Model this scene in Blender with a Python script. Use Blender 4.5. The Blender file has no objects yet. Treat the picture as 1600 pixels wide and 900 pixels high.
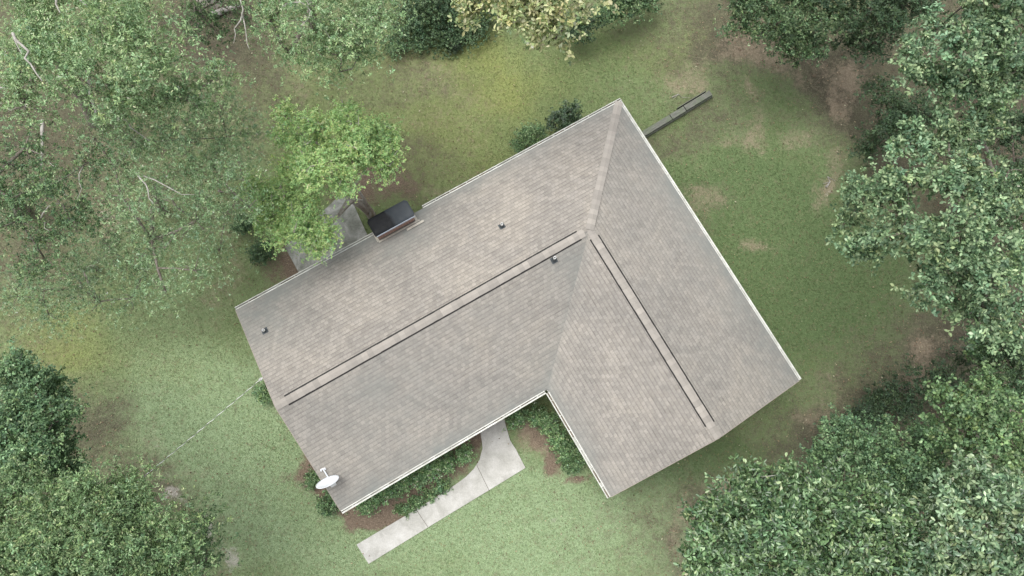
import bpy, math, random
import numpy as np
from mathutils import Vector, Matrix
R = math.radians
random.seed(7)
rng = np.random.default_rng(11)
SC = bpy.context.scene
COL = SC.collection

# ------------------------------------------------------------------ camera
CAM_H, TILT, ROLL, FPX = 28.664, 0.1903, -0.0268, 1150.0
def rot_m(t, r):
    rx = np.array([[1, 0, 0], [0, math.cos(t), -math.sin(t)], [0, math.sin(t), math.cos(t)]])
    ry = np.array([[math.cos(r), 0, math.sin(r)], [0, 1, 0], [-math.sin(r), 0, math.cos(r)]])
    return ry @ rx
RM = rot_m(TILT, ROLL)
cam_d = bpy.data.cameras.new('camera')
cam = bpy.data.objects.new('camera', cam_d); COL.objects.link(cam)
cam_d.sensor_width = 36; cam_d.lens = FPX / 1600 * 36
cam_d.clip_start = 0.5; cam_d.clip_end = 3000
m = Matrix([list(RM[i]) + [0] for i in range(3)] + [[0, 0, 0, 1]])
cam.matrix_world = Matrix.Translation((0, 0, CAM_H)) @ m
SC.camera = cam

# ------------------------------------------------------------------ world, sun, exposure
SUN_EL, SUN_AZ = R(72), R(-60)          # azimuth clockwise from +Y
w = bpy.data.worlds.new('World'); SC.world = w; w.use_nodes = True
nt = w.node_tree; nt.nodes.clear()
sky = nt.nodes.new('ShaderNodeTexSky'); sky.sky_type = 'NISHITA'; sky.sun_disc = False
sky.sun_elevation = SUN_EL; sky.sun_rotation = SUN_AZ; sky.dust_density = 3.0
hs = nt.nodes.new('ShaderNodeHueSaturation'); hs.inputs['Saturation'].default_value = 0.22
bg = nt.nodes.new('ShaderNodeBackground'); bg.inputs['Strength'].default_value = 0.15
wo = nt.nodes.new('ShaderNodeOutputWorld')
nt.links.new(sky.outputs[0], hs.inputs['Color']); nt.links.new(hs.outputs[0], bg.inputs['Color'])
nt.links.new(bg.outputs[0], wo.inputs['Surface'])
sl = bpy.data.lights.new('sun', 'SUN'); sl.energy = 1.2; sl.angle = R(42); sl.color = (1, 0.98, 0.94)
so = bpy.data.objects.new('sun', sl); COL.objects.link(so)
sd = Vector((math.sin(SUN_AZ) * math.cos(SUN_EL), math.cos(SUN_AZ) * math.cos(SUN_EL), math.sin(SUN_EL)))
so.rotation_euler = sd.to_track_quat('Z', 'Y').to_euler(); so.location = (-20, 0, 40)
SC.view_settings.view_transform = 'Standard'; SC.view_settings.look = 'None'
SC.view_settings.exposure = 0.82; SC.view_settings.gamma = 1
SC.cycles.max_bounces = 5; SC.cycles.diffuse_bounces = 2; SC.cycles.glossy_bounces = 2
SC.cycles.transmission_bounces = 3; SC.cycles.transparent_max_bounces = 4

# ------------------------------------------------------------------ helpers
def unproj(px, py, z=0.0):
    """where the sight line through a photo pixel (1600x900) meets height z"""
    d = RM @ np.array([(px - 800) / FPX, (450 - py) / FPX, -1.0])
    s = (z - CAM_H) / d[2]
    return np.array([d[0] * s, d[1] * s, z])
def unproj_np(px, py, z):
    d = np.stack([(px - 800) / FPX, (450 - py) / FPX, -np.ones_like(px)], -1) @ RM.T
    s = (z - CAM_H) / d[..., 2]
    return d[..., 0] * s, d[..., 1] * s
def scale_at(z):
    return FPX / (CAM_H - z)          # pixels per metre, roughly
def tag(o, label=None, cat=None, group=None, kind=None):
    if label: o['label'] = label
    if cat: o['category'] = cat
    if group: o['group'] = group
    if kind: o['kind'] = kind
    return o
def empty(name, loc, label, cat, group=None, rz=0):
    o = bpy.data.objects.new(name, None); COL.objects.link(o)
    o.location = loc; o.rotation_euler = (0, 0, rz); o.empty_display_size = 0.3
    return tag(o, label, cat, group)
def link(name, verts, faces, mat, parent=None, off=(0, 0, 0), colors=None, uvs=None, smooth=False):
    """one mesh object; verts in world metres, off = world position of the parent thing"""
    v = np.asarray(verts, dtype=np.float32).reshape(-1, 3) - np.asarray(off, dtype=np.float32)
    me = bpy.data.meshes.new(name)
    if isinstance(faces, np.ndarray):
        n = faces.shape[1]; nf = faces.shape[0]
        me.vertices.add(len(v)); me.vertices.foreach_set('co', v.ravel())
        me.loops.add(nf * n); me.loops.foreach_set('vertex_index', faces.astype(np.int32).ravel())
        me.polygons.add(nf); me.polygons.foreach_set('loop_start', np.arange(0, nf * n, n, dtype=np.int32))
        me.update(calc_edges=True)
    else:
        me.from_pydata([tuple(map(float, p)) for p in v], [], [list(f) for f in faces]); me.update()
    if colors is not None:
        at = me.color_attributes.new('tint', 'FLOAT_COLOR', 'POINT')
        c = np.ones((len(v), 4), dtype=np.float32); c[:, :3] = colors
        at.data.foreach_set('color', c.ravel())
    if uvs is not None:
        uv = me.uv_layers.new(name='uv')
        uv.data.foreach_set('uv', np.asarray(uvs, dtype=np.float32).ravel())
    if smooth:
        me.polygons.foreach_set('use_smooth', np.ones(len(me.polygons), dtype=bool))
    me.materials.append(mat)
    o = bpy.data.objects.new(name, me); COL.objects.link(o)
    if parent: o.parent = parent
    return o
class MB:
    def __init__(s): s.v = []; s.f = []
    def add(s, vs, fs):
        b = len(s.v); s.v += [tuple(p) for p in vs]; s.f += [[i + b for i in f] for f in fs]
    def hexa(s, p):          # 8 points: bottom 4, top 4
        s.add(p, [(3, 2, 1, 0), (4, 5, 6, 7), (0, 1, 5, 4), (1, 2, 6, 5), (2, 3, 7, 6), (3, 0, 4, 7)])
    def box(s, x0, x1, y0, y1, z0, z1, T=None):
        p = [(x0, y0, z0), (x1, y0, z0), (x1, y1, z0), (x0, y1, z0), (x0, y0, z1), (x1, y0, z1), (x1, y1, z1), (x0, y1, z1)]
        if T: p = [T(*q) for q in p]
        s.hexa(p)
    def tube(s, pts, rads, n=8, cap=True):
        pts = [Vector(p) for p in pts]; b = len(s.v)
        for i, p in enumerate(pts):
            d = (pts[min(i + 1, len(pts) - 1)] - pts[max(i - 1, 0)]).normalized()
            a = d.cross(Vector((0.31, 0.22, 0.93)));
            if a.length < 1e-3: a = d.cross(Vector((1, 0, 0)))
            a.normalize(); c = d.cross(a)
            for k in range(n):
                t = 2 * math.pi * k / n
                s.v.append(tuple(p + (a * math.cos(t) + c * math.sin(t)) * rads[i]))
        for i in range(len(pts) - 1):
            for k in range(n):
                s.f.append([b + i * n + k, b + i * n + (k + 1) % n, b + (i + 1) * n + (k + 1) % n, b + (i + 1) * n + k])
        if cap:
            s.f.append([b + k for k in range(n)][::-1]); s.f.append([b + (len(pts) - 1) * n + k for k in range(n)])
    def build(s, name, mat, parent=None, off=(0, 0, 0), smooth=False, colors=None):
        return link(name, s.v, s.f, mat, parent, off, colors=colors, smooth=smooth)

def new_mat(name, col=(.5, .5, .5), rough=.8, metal=0, spec=.5):
    mt = bpy.data.materials.new(name); mt.use_nodes = True
    b = mt.node_tree.nodes['Principled BSDF']
    b.inputs['Base Color'].default_value = (*col, 1); b.inputs['Roughness'].default_value = rough
    b.inputs['Metallic'].default_value = metal; b.inputs['Specular IOR Level'].default_value = spec
    return mt, mt.node_tree, b
def N(nt, t, **kw):
    n = nt.nodes.new(t)
    for k, v in kw.items(): setattr(n, k, v)
    return n
def noise(nt, vec, scale, detail=4, rough=.6, dist=0.0):
    n = N(nt, 'ShaderNodeTexNoise'); n.inputs['Scale'].default_value = scale
    n.inputs['Detail'].default_value = detail; n.inputs['Roughness'].default_value = rough
    n.inputs['Distortion'].default_value = dist
    nt.links.new(vec, n.inputs['Vector']); return n.outputs['Fac']
def ramp(nt, fac, stops, interp='LINEAR'):
    r = N(nt, 'ShaderNodeValToRGB'); r.color_ramp.interpolation = interp
    e = r.color_ramp.elements
    while len(e) < len(stops): e.new(0.5)
    for i, (p, c) in enumerate(stops):
        e[i].position = p; e[i].color = (*c, 1) if len(c) == 3 else c
    nt.links.new(fac, r.inputs[0]); return r.outputs[0]
def mix(nt, fac, a, b, mode='MIX'):
    m_ = N(nt, 'ShaderNodeMix', data_type='RGBA', blend_type=mode); m_.clamp_factor = True
    for sock, val in ((m_.inputs[0], fac), (m_.inputs[6], a), (m_.inputs[7], b)):
        if isinstance(val, (int, float)): sock.default_value = val
        elif isinstance(val, tuple): sock.default_value = (*val, 1)
        else: nt.links.new(val, sock)
    return m_.outputs[2]
def mth(nt, op, a, b=0.0, c=None):
    m_ = N(nt, 'ShaderNodeMath', operation=op)
    for i, val in enumerate((a, b) if c is None else (a, b, c)):
        if isinstance(val, (int, float)): m_.inputs[i].default_value = val
        else: nt.links.new(val, m_.inputs[i])
    return m_.outputs[0]
def g(v): return (v, v, v)
def bump(nt, bsdf, h, strength=.4, dist=.02):
    b = N(nt, 'ShaderNodeBump'); b.inputs['Strength'].default_value = strength; b.inputs['Distance'].default_value = dist
    nt.links.new(h, b.inputs['Height']); nt.links.new(b.outputs[0], bsdf.inputs['Normal'])
def pos(nt): return N(nt, 'ShaderNodeNewGeometry').outputs['Position']

# ------------------------------------------------------------------ materials
def simple_noise_mat(name, c1, c2, scale, rough=.8, bs=.3, bd=.01, spec=.3, detail=5, metal=0):
    mt, nt, b = new_mat(name, c1, rough, metal, spec)
    f = noise(nt, pos(nt), scale, detail)
    nt.links.new(ramp(nt, f, [(.32, c1), (.68, c2)]), b.inputs['Base Color'])
    bump(nt, b, f, bs, bd); return mt
M_white = simple_noise_mat('white_painted_metal', (.68, .68, .63), (.42, .42, .37), 4, .45, .05)
M_debris = simple_noise_mat('gutter_debris', (.07, .055, .04), (.28, .24, .19), 22, .95, .6)
M_dark = new_mat('dark_vent_plastic', (.018, .016, .015), .8)[0]
M_flash = simple_noise_mat('rubber_flashing', (.05, .06, .065), (.09, .1, .105), 30, .6)
M_pvc = new_mat('white_pipe_plastic', (.8, .8, .78), .5)[0]
M_dish = new_mat('dish_grey_white_paint', (.74, .77, .80), .35)[0]
M_alu = simple_noise_mat('weathered_aluminium', (.62, .62, .6), (.45, .45, .43), 20, .5)
M_black = new_mat('black_insulation', (.03, .03, .03), .6)[0]
M_ins = new_mat('grey_insulation', (.13, .14, .11), .7)[0]
M_bare = new_mat('bare_aluminium_wire', (.85, .85, .83), .5)[0]
M_soffit = new_mat('white_soffit_paint', (.7, .7, .67), .7)[0]
M_glass = new_mat('window_glass', (.02, .025, .03), .08)[0]
M_door = new_mat('dark_green_door_paint', (.05, .09, .07), .5)[0]
M_bark = simple_noise_mat('grey_brown_bark', (.12, .095, .075), (.30, .27, .23), 9, .9, .8, .03)
M_barkpale = simple_noise_mat('pale_lichen_bark', (.24, .225, .195), (.46, .44, .40), 7, .9, .5, .02)
M_barkdark = simple_noise_mat('dark_bark', (.06, .05, .04), (.15, .125, .10), 9, .95, .8, .03)
M_trunk = simple_noise_mat('smooth_grey_bark', (.26, .235, .20), (.42, .39, .34), 7, .9, .4, .02)
M_log = simple_noise_mat('weathered_log', (.22, .2, .18), (.42, .4, .37), 12, .95, .8)

def brick_mat():
    mt, nt, b = new_mat('red_brick', (.3, .15, .1), .9)
    tc = N(nt, 'ShaderNodeUVMap'); tc.uv_map = 'uv'
    br = N(nt, 'ShaderNodeTexBrick'); br.inputs['Scale'].default_value = 1
    br.inputs['Brick Width'].default_value = .21; br.inputs['Row Height'].default_value = .075
    br.inputs['Mortar Size'].default_value = .006; br.inputs['Color1'].default_value = (.33, .18, .125, 1)
    br.inputs['Color2'].default_value = (.22, .1, .07, 1); br.inputs['Mortar'].default_value = (.45, .41, .36, 1)
    nt.links.new(tc.outputs[0], br.inputs['Vector']); nt.links.new(br.outputs['Color'], b.inputs['Base Color'])
    bump(nt, b, mth(nt, 'SUBTRACT', 1, br.outputs['Fac']), .5, .008); return mt
M_brick = brick_mat()

def shingle_mat():
    mt, nt, b = new_mat('asphalt_shingles', (.3, .28, .26), .95, 0, .2)
    tc = N(nt, 'ShaderNodeUVMap'); tc.uv_map = 'uv'; uv = tc.outputs[0]
    br = N(nt, 'ShaderNodeTexBrick'); br.offset = .5; br.inputs['Scale'].default_value = 1
    br.inputs['Brick Width'].default_value = .155; br.inputs['Row Height'].default_value = .14
    br.inputs['Mortar Size'].default_value = .004; br.inputs['Mortar Smooth'].default_value = .5
    br.inputs['Color1'].default_value = (.325, .302, .272, 1); br.inputs['Color2'].default_value = (.255, .237, .214, 1)
    br.inputs['Mortar'].default_value = (.175, .158, .143, 1); br.inputs['Bias'].default_value = -.1
    wv = N(nt, 'ShaderNodeTexNoise'); wv.inputs['Scale'].default_value = 1.3; nt.links.new(uv, wv.inputs['Vector'])
    sub = N(nt, 'ShaderNodeVectorMath', operation='SUBTRACT'); nt.links.new(wv.outputs['Color'], sub.inputs[0]); sub.inputs[1].default_value = (.5, .5, .5)
    scl = N(nt, 'ShaderNodeVectorMath', operation='SCALE'); nt.links.new(sub.outputs[0], scl.inputs[0]); scl.inputs['Scale'].default_value = .02
    ad = N(nt, 'ShaderNodeVectorMath', operation='ADD'); nt.links.new(uv, ad.inputs[0]); nt.links.new(scl.outputs[0], ad.inputs[1])
    nt.links.new(ad.outputs[0], br.inputs['Vector'])
    c = br.outputs['Color']
    # second, larger random blend so laminated tabs differ
    br2 = N(nt, 'ShaderNodeTexBrick'); br2.offset = .37; br2.inputs['Scale'].default_value = 1
    br2.inputs['Brick Width'].default_value = .26; br2.inputs['Row Height'].default_value = .14; br2.inputs['Mortar Size'].default_value = 0
    br2.inputs['Color1'].default_value = (1.035, 1.03, 1.02, 1); br2.inputs['Color2'].default_value = (.955, .957, .962, 1)
    nt.links.new(ad.outputs[0], br2.inputs['Vector'])
    c = mix(nt, 1.0, c, br2.outputs['Color'], 'MULTIPLY')
    # shadow-line granules along the butt of every course
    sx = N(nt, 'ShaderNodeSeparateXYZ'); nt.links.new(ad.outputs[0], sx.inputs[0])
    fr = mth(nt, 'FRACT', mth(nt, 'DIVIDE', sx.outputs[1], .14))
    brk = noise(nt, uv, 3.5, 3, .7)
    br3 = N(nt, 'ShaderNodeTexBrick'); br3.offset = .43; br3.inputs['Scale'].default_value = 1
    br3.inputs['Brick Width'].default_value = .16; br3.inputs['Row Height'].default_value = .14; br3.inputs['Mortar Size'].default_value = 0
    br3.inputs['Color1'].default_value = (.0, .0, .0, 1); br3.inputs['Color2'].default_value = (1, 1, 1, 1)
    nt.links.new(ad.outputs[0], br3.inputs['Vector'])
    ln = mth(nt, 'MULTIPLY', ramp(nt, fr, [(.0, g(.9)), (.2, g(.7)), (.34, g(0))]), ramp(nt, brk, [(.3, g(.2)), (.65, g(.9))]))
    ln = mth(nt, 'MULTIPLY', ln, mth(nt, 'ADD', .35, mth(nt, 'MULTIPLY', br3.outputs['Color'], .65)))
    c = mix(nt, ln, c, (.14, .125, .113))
    # slope position based streaks and algae stains (world metres)
    p = pos(nt)
    st = noise(nt, p, .42, 5, .62, .6)
    c = mix(nt, 1.0, c, ramp(nt, st, [(.3, (.83, .835, .835)), (.5, (.97, .966, .955)), (.7, (1.1, 1.08, 1.04))]), 'MULTIPLY')
    st2 = noise(nt, p, 2.4, 4, .6)
    c = mix(nt, 1.0, c, ramp(nt, st2, [(.3, g(.93)), (.7, g(1.07))]), 'MULTIPLY')
    gr = noise(nt, p, 34, 3, .8)
    c = mix(nt, 1.0, c, ramp(nt, gr, [(.3, g(.8)), (.7, g(1.2))]), 'MULTIPLY')
    # algae and washed-off granules gathered along eaves, plus painted slope shade: attribute tint.r
    at = N(nt, 'ShaderNodeVertexColor'); at.layer_name = 'tint'
    sp = N(nt, 'ShaderNodeSeparateColor'); nt.links.new(at.outputs['Color'], sp.inputs[0])
    stain_shade = mth(nt, 'MULTIPLY', sp.outputs[0], ramp(nt, noise(nt, p, 1.1, 6, .7), [(.3, g(.25)), (.65, g(1))]))
    c = mix(nt, stain_shade, c, (.20, .21, .195))
    nt.links.new(c, b.inputs['Base Color'])
    bump(nt, b, mth(nt, 'SUBTRACT', 1, br.outputs['Fac']), .35, .006)
    return mt
M_shingle = shingle_mat()
def cap_mat():
    mt, nt, b = new_mat('ridge_cap_shingles', (.45, .4, .37), .95, 0, .2)
    at = N(nt, 'ShaderNodeVertexColor'); at.layer_name = 'tint'
    c = mix(nt, 1.0, at.outputs['Color'], ramp(nt, noise(nt, pos(nt), 50, 3, .7), [(.3, g(.88)), (.7, g(1.1))]), 'MULTIPLY')
    nt.links.new(c, b.inputs['Base Color']); return mt
M_cap = cap_mat()
def concrete_mat():
    mt, nt, b = new_mat('concrete', (.45, .44, .41), .9, 0, .3)
    p = pos(nt)
    c = ramp(nt, noise(nt, p, 1.6, 6, .65, .5), [(.3, (.35, .342, .308)), (.5, (.46, .45, .415)), (.72, (.56, .55, .52))])
    c = mix(nt, 1.0, c, ramp(nt, noise(nt, p, 30, 3, .7), [(.3, g(.85)), (.7, g(1.12))]), 'MULTIPLY')
    vo = N(nt, 'ShaderNodeTexVoronoi'); vo.inputs['Scale'].default_value = 5; nt.links.new(p, vo.inputs['Vector'])
    c = mix(nt, ramp(nt, vo.outputs['Distance'], [(.03, g(.5)), (.09, g(0))]), c, (.2, .18, .13))
    nt.links.new(c, b.inputs['Base Color']); return mt
M_conc = concrete_mat()
def patio_mat():
    mt, nt, b = new_mat('mossy_concrete', (.35, .35, .33), .9, 0, .3)
    p = pos(nt)
    c = ramp(nt, noise(nt, p, 1.5, 7, .68, .7), [(.3, (.13, .14, .11)), (.5, (.30, .305, .275)), (.68, (.50, .495, .465))])
    c = mix(nt, 1.0, c, ramp(nt, noise(nt, p, 28, 3, .7), [(.3, g(.85)), (.7, g(1.12))]), 'MULTIPLY')
    nt.links.new(c, b.inputs['Base Color']); return mt
M_patio = patio_mat()
def timber_mat():
    mt, nt, b = new_mat('weathered_grey_timber', (.25, .26, .23), .95)
    tc = N(nt, 'ShaderNodeTexCoord'); mp = N(nt, 'ShaderNodeMapping'); mp.inputs['Scale'].default_value = (2, 22, 22)
    nt.links.new(tc.outputs['Object'], mp.inputs[0])
    f = noise(nt, mp.outputs[0], 1.5, 6, .7)
    c = ramp(nt, f, [(.3, (.075, .08, .066)), (.55, (.155, .16, .135)), (.75, (.26, .255, .22))])
    c = mix(nt, ramp(nt, noise(nt, pos(nt), 3, 5, .7), [(.45, g(0)), (.6, g(.6))]), c, (.12, .15, .09))
    nt.links.new(c, b.inputs['Base Color']); bump(nt, b, f, .6, .01); return mt
M_timber = timber_mat()
def chimney_cap_mat():
    mt, nt, b = new_mat('dark_chase_cover_metal', (.05, .06, .07), .5, .0, .25)
    p = pos(nt)
    tc = N(nt, 'ShaderNodeTexCoord'); sx = N(nt, 'ShaderNodeSeparateXYZ'); nt.links.new(tc.outputs['Generated'], sx.inputs[0])
    f = mth(nt, 'ADD', mth(nt, 'MULTIPLY', mth(nt, 'ADD', sx.outputs[0], mth(nt, 'MULTIPLY', sx.outputs[1], .75)), .5), mth(nt, 'MULTIPLY', noise(nt, p, 2.2, 4, .6), .16))
    nt.links.new(ramp(nt, f, [(.5, (.006, .007, .009)), (.54, (.03, .037, .044)), (.8, (.055, .063, .07))]), b.inputs['Base Color'])  # reflection edge painted into the colour, black against grey-blue
    nt.links.new(ramp(nt, noise(nt, p, 8, 4), [(.3, g(.45)), (.7, g(.7))]), b.inputs['Roughness'])
    return mt
M_ccap = chimney_cap_mat()
def leaf_mat(name, rough=.5, trans=.3, spec=.4):
    mt, nt, b = new_mat(name, (.08, .12, .05), rough, 0, spec)
    at = N(nt, 'ShaderNodeVertexColor'); at.layer_name = 'tint'
    nt.links.new(at.outputs['Color'], b.inputs['Base Color'])
    tr = N(nt, 'ShaderNodeBsdfTranslucent'); mixs = N(nt, 'ShaderNodeMixShader'); mixs.inputs[0].default_value = trans
    tcol = mix(nt, 1.0, at.outputs['Color'], (1.15, 1.25, .6), 'MULTIPLY'); nt.links.new(tcol, tr.inputs['Color'])
    out = nt.nodes['Material Output']
    nt.links.new(b.outputs[0], mixs.inputs[1]); nt.links.new(tr.outputs[0], mixs.inputs[2]); nt.links.new(mixs.outputs[0], out.inputs['Surface'])
    return mt
M_leaf = leaf_mat('leaf', .5, .16, .4)
M_leafgloss = leaf_mat('glossy_leaf', .3, .08, .6)
M_blade = leaf_mat('grass_blade', .7, .3, .2)
M_litter = leaf_mat('dry_leaf', .8, .1, .2)

# ------------------------------------------------------------------ ground with material masks
# blobs in photo pixels where the ground colour changes, painted shade included: (px, py, rx, ry, strength)
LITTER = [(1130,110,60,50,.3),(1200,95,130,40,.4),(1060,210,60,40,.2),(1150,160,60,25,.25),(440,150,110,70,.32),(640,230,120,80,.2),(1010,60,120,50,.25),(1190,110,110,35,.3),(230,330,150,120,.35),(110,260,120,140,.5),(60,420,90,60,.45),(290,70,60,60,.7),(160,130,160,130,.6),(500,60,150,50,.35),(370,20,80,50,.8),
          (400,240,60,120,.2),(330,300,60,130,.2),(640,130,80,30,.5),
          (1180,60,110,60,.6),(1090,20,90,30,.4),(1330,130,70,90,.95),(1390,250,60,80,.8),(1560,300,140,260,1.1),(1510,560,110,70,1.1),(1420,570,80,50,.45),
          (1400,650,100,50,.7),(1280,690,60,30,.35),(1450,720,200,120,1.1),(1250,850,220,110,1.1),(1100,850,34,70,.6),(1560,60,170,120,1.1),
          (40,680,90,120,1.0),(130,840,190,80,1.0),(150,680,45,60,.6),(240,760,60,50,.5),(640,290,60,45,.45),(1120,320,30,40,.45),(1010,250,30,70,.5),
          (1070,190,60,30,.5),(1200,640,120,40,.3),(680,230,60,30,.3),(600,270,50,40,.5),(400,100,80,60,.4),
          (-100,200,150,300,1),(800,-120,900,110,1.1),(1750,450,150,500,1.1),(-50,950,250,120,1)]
BARE = [(1190,105,90,26,.35),(1140,208,24,20,.85),(1165,182,14,18,.6),(1065,140,28,22,.7),(1210,115,90,20,.4),(1340,155,26,30,.9),(1250,190,34,14,.45),(1285,270,22,40,.9),(1215,190,24,12,.35),
        (1115,325,20,22,.6),(1285,645,50,16,.6),(1300,610,30,20,.3),(1430,545,30,22,.8),(360,470,20,22,.5),(340,440,14,20,.5),(170,355,35,30,.6),(200,210,30,30,.5),
        (1180,390,14,12,.6),(840,690,30,16,.6),(700,290,30,20,.4),(1070,840,14,40,.9),(1150,755,35,14,.8),(1180,60,60,30,.6),(640,180,40,20,.3),(330,380,18,25,.4),(1110,770,18,20,.6),
        (240,580,60,60,.15),(250,700,40,20,.4),(320,740,40,12,.4),(720,180,50,30,.25),(480,125,30,12,.4),(700,135,100,15,.35),(1210,390,30,20,.3)]
SAND = [(272,790,20,14,.85),(252,800,10,10,.7),(335,830,12,10,.9),(330,805,6,6,.9),(362,866,19,13,.85),(335,880,9,7,.5),(245,705,9,6,.6),(260,755,7,7,.5),(340,18,26,10,.8),
        (170,350,18,16,.5),(1295,285,8,14,.5),(290,640,6,4,.4),(905,830,16,10,.4)]
YELLOW = [(700,210,190,110,.3),(480,140,120,60,.2),(775,110,60,40,.75),(830,130,120,50,.4),(690,140,130,60,.35),(60,520,70,35,.65),(120,500,60,50,.5),(190,560,90,70,.35),(640,220,120,60,.4),(1100,50,90,40,.2),(1040,90,80,40,.3),(300,520,100,60,.2)]
LUSH = [(300,640,160,130,.35),(840,830,200,90,.25),(260,560,120,80,.3),(330,620,120,90,.35),(230,640,80,60,.3),(430,800,90,60,.4),(560,870,120,40,.4),(800,800,120,80,.4),(960,860,90,60,.3),(300,560,110,90,.55),(330,700,120,110,.7),(420,740,70,80,.7),(900,850,170,90,1.0),(700,860,180,80,.75),(870,740,60,60,.7),(380,620,60,60,.5),(440,850,120,70,.6),(240,640,90,70,.3),(640,150,60,40,.15),(1040,720,60,60,.2)]
DEEP = [(1240,340,190,200,.55),(1350,480,120,120,.4),(1120,230,90,90,.3),(520,420,30,30,.2),(900,190,150,80,.2),(1180,300,120,70,.7),(1270,400,130,90,.9),(1320,480,100,80,.6),(1100,720,110,50,.5),(1220,480,90,70,.5),(1150,680,100,35,.8),(1040,760,90,40,.8),(950,110,120,50,.45),(1240,150,60,40,.3),(1100,450,40,60,.3),(480,620,30,40,.3),(440,690,30,60,.3),(1160,720,90,50,.6),(740,250,60,40,.3),(1300,480,80,60,.5),(420,130,80,60,.3)]  # deep green grass, plus shade beside house and trees painted in
STRAW = [(585,290,45,45,1.2),(430,410,45,35,1.1),(410,375,25,25,.8),(495,735,26,42,1.2),(520,775,30,25,1.0),(560,805,40,16,1.1),(610,790,60,18,1.1),(650,765,50,20,1.0),(700,735,50,25,1.2),(742,705,16,22,1.2),
         (700,710,60,20,.9),(640,740,60,20,.8),(830,668,26,10,1.0),(800,655,26,10,.9),(872,705,12,28,1.0),(905,740,16,14,1.1),(850,680,20,10,.8),(470,690,12,22,.8),(1030,225,25,25,.4),(600,250,50,22,.3),(655,285,36,22,.5)]
fx = np.arange(-25, 26.001, .17); grow = 26 + np.cumsum(.4 * 1.28 ** np.arange(22))
gx = np.concatenate([-grow[::-1] , fx, grow]); gy = np.concatenate([-grow[::-1] + 4, np.arange(-20, 27.001, .17), grow + 2])
GX, GY = np.meshgrid(gx, gy)
def to_px(x, y, z=0.0):
    q = np.stack([x, y, np.full_like(x, z - CAM_H)], -1) @ RM
    dz = np.maximum(-q[..., 2], 1e-3)
    return 800 + FPX * q[..., 0] / dz, 450 - FPX * q[..., 1] / dz
def field(blobs, PX, PY):
    f = np.zeros_like(PX)
    for (x, y, rx, ry, s) in blobs:
        f += s * np.exp(-(((PX - x) / rx) ** 2 + ((PY - y) / ry) ** 2) * .9)
    return f
wr = np.random.default_rng(3)
WARP = [[(13 / f_ ** .8, *(f_ * 1.1 * np.array([math.cos(t_), math.sin(t_)])), ph_) for f_, t_, ph_ in zip((.6, .9, 1.4, 2.1, 3.1, 4.6, 6.5), wr.uniform(0, 6.28, 7), wr.uniform(0, 6.28, 7))] for _ in (0, 1)]
def masks(x, y):
    PX, PY = to_px(x, y)
    wx = sum(a_ * np.sin(x * fx_ + y * fy_ + p_) for a_, fx_, fy_, p_ in WARP[0]); wy = sum(a_ * np.sin(x * fx_ + y * fy_ + p_) for a_, fx_, fy_, p_ in WARP[1])
    PX = PX + wx; PY = PY + wy
    far = np.clip((np.hypot(x, y) - 26) / 8, 0, 1)
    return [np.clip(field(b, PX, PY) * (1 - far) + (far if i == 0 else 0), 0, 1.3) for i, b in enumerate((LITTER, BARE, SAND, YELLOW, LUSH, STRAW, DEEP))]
MK = masks(GX, GY)
gv = np.stack([GX, GY, np.zeros_like(GX)], -1).reshape(-1, 3)
# gentle unevenness of the lawn
PXg, PYg = to_px(GX, GY)
ny, nx = GX.shape
ii = np.arange(nx - 1)[None] + nx * np.arange(ny - 1)[:, None]
gf = np.stack([ii, ii + 1, ii + 1 + nx, ii + nx], -1).reshape(-1, 4)

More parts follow.
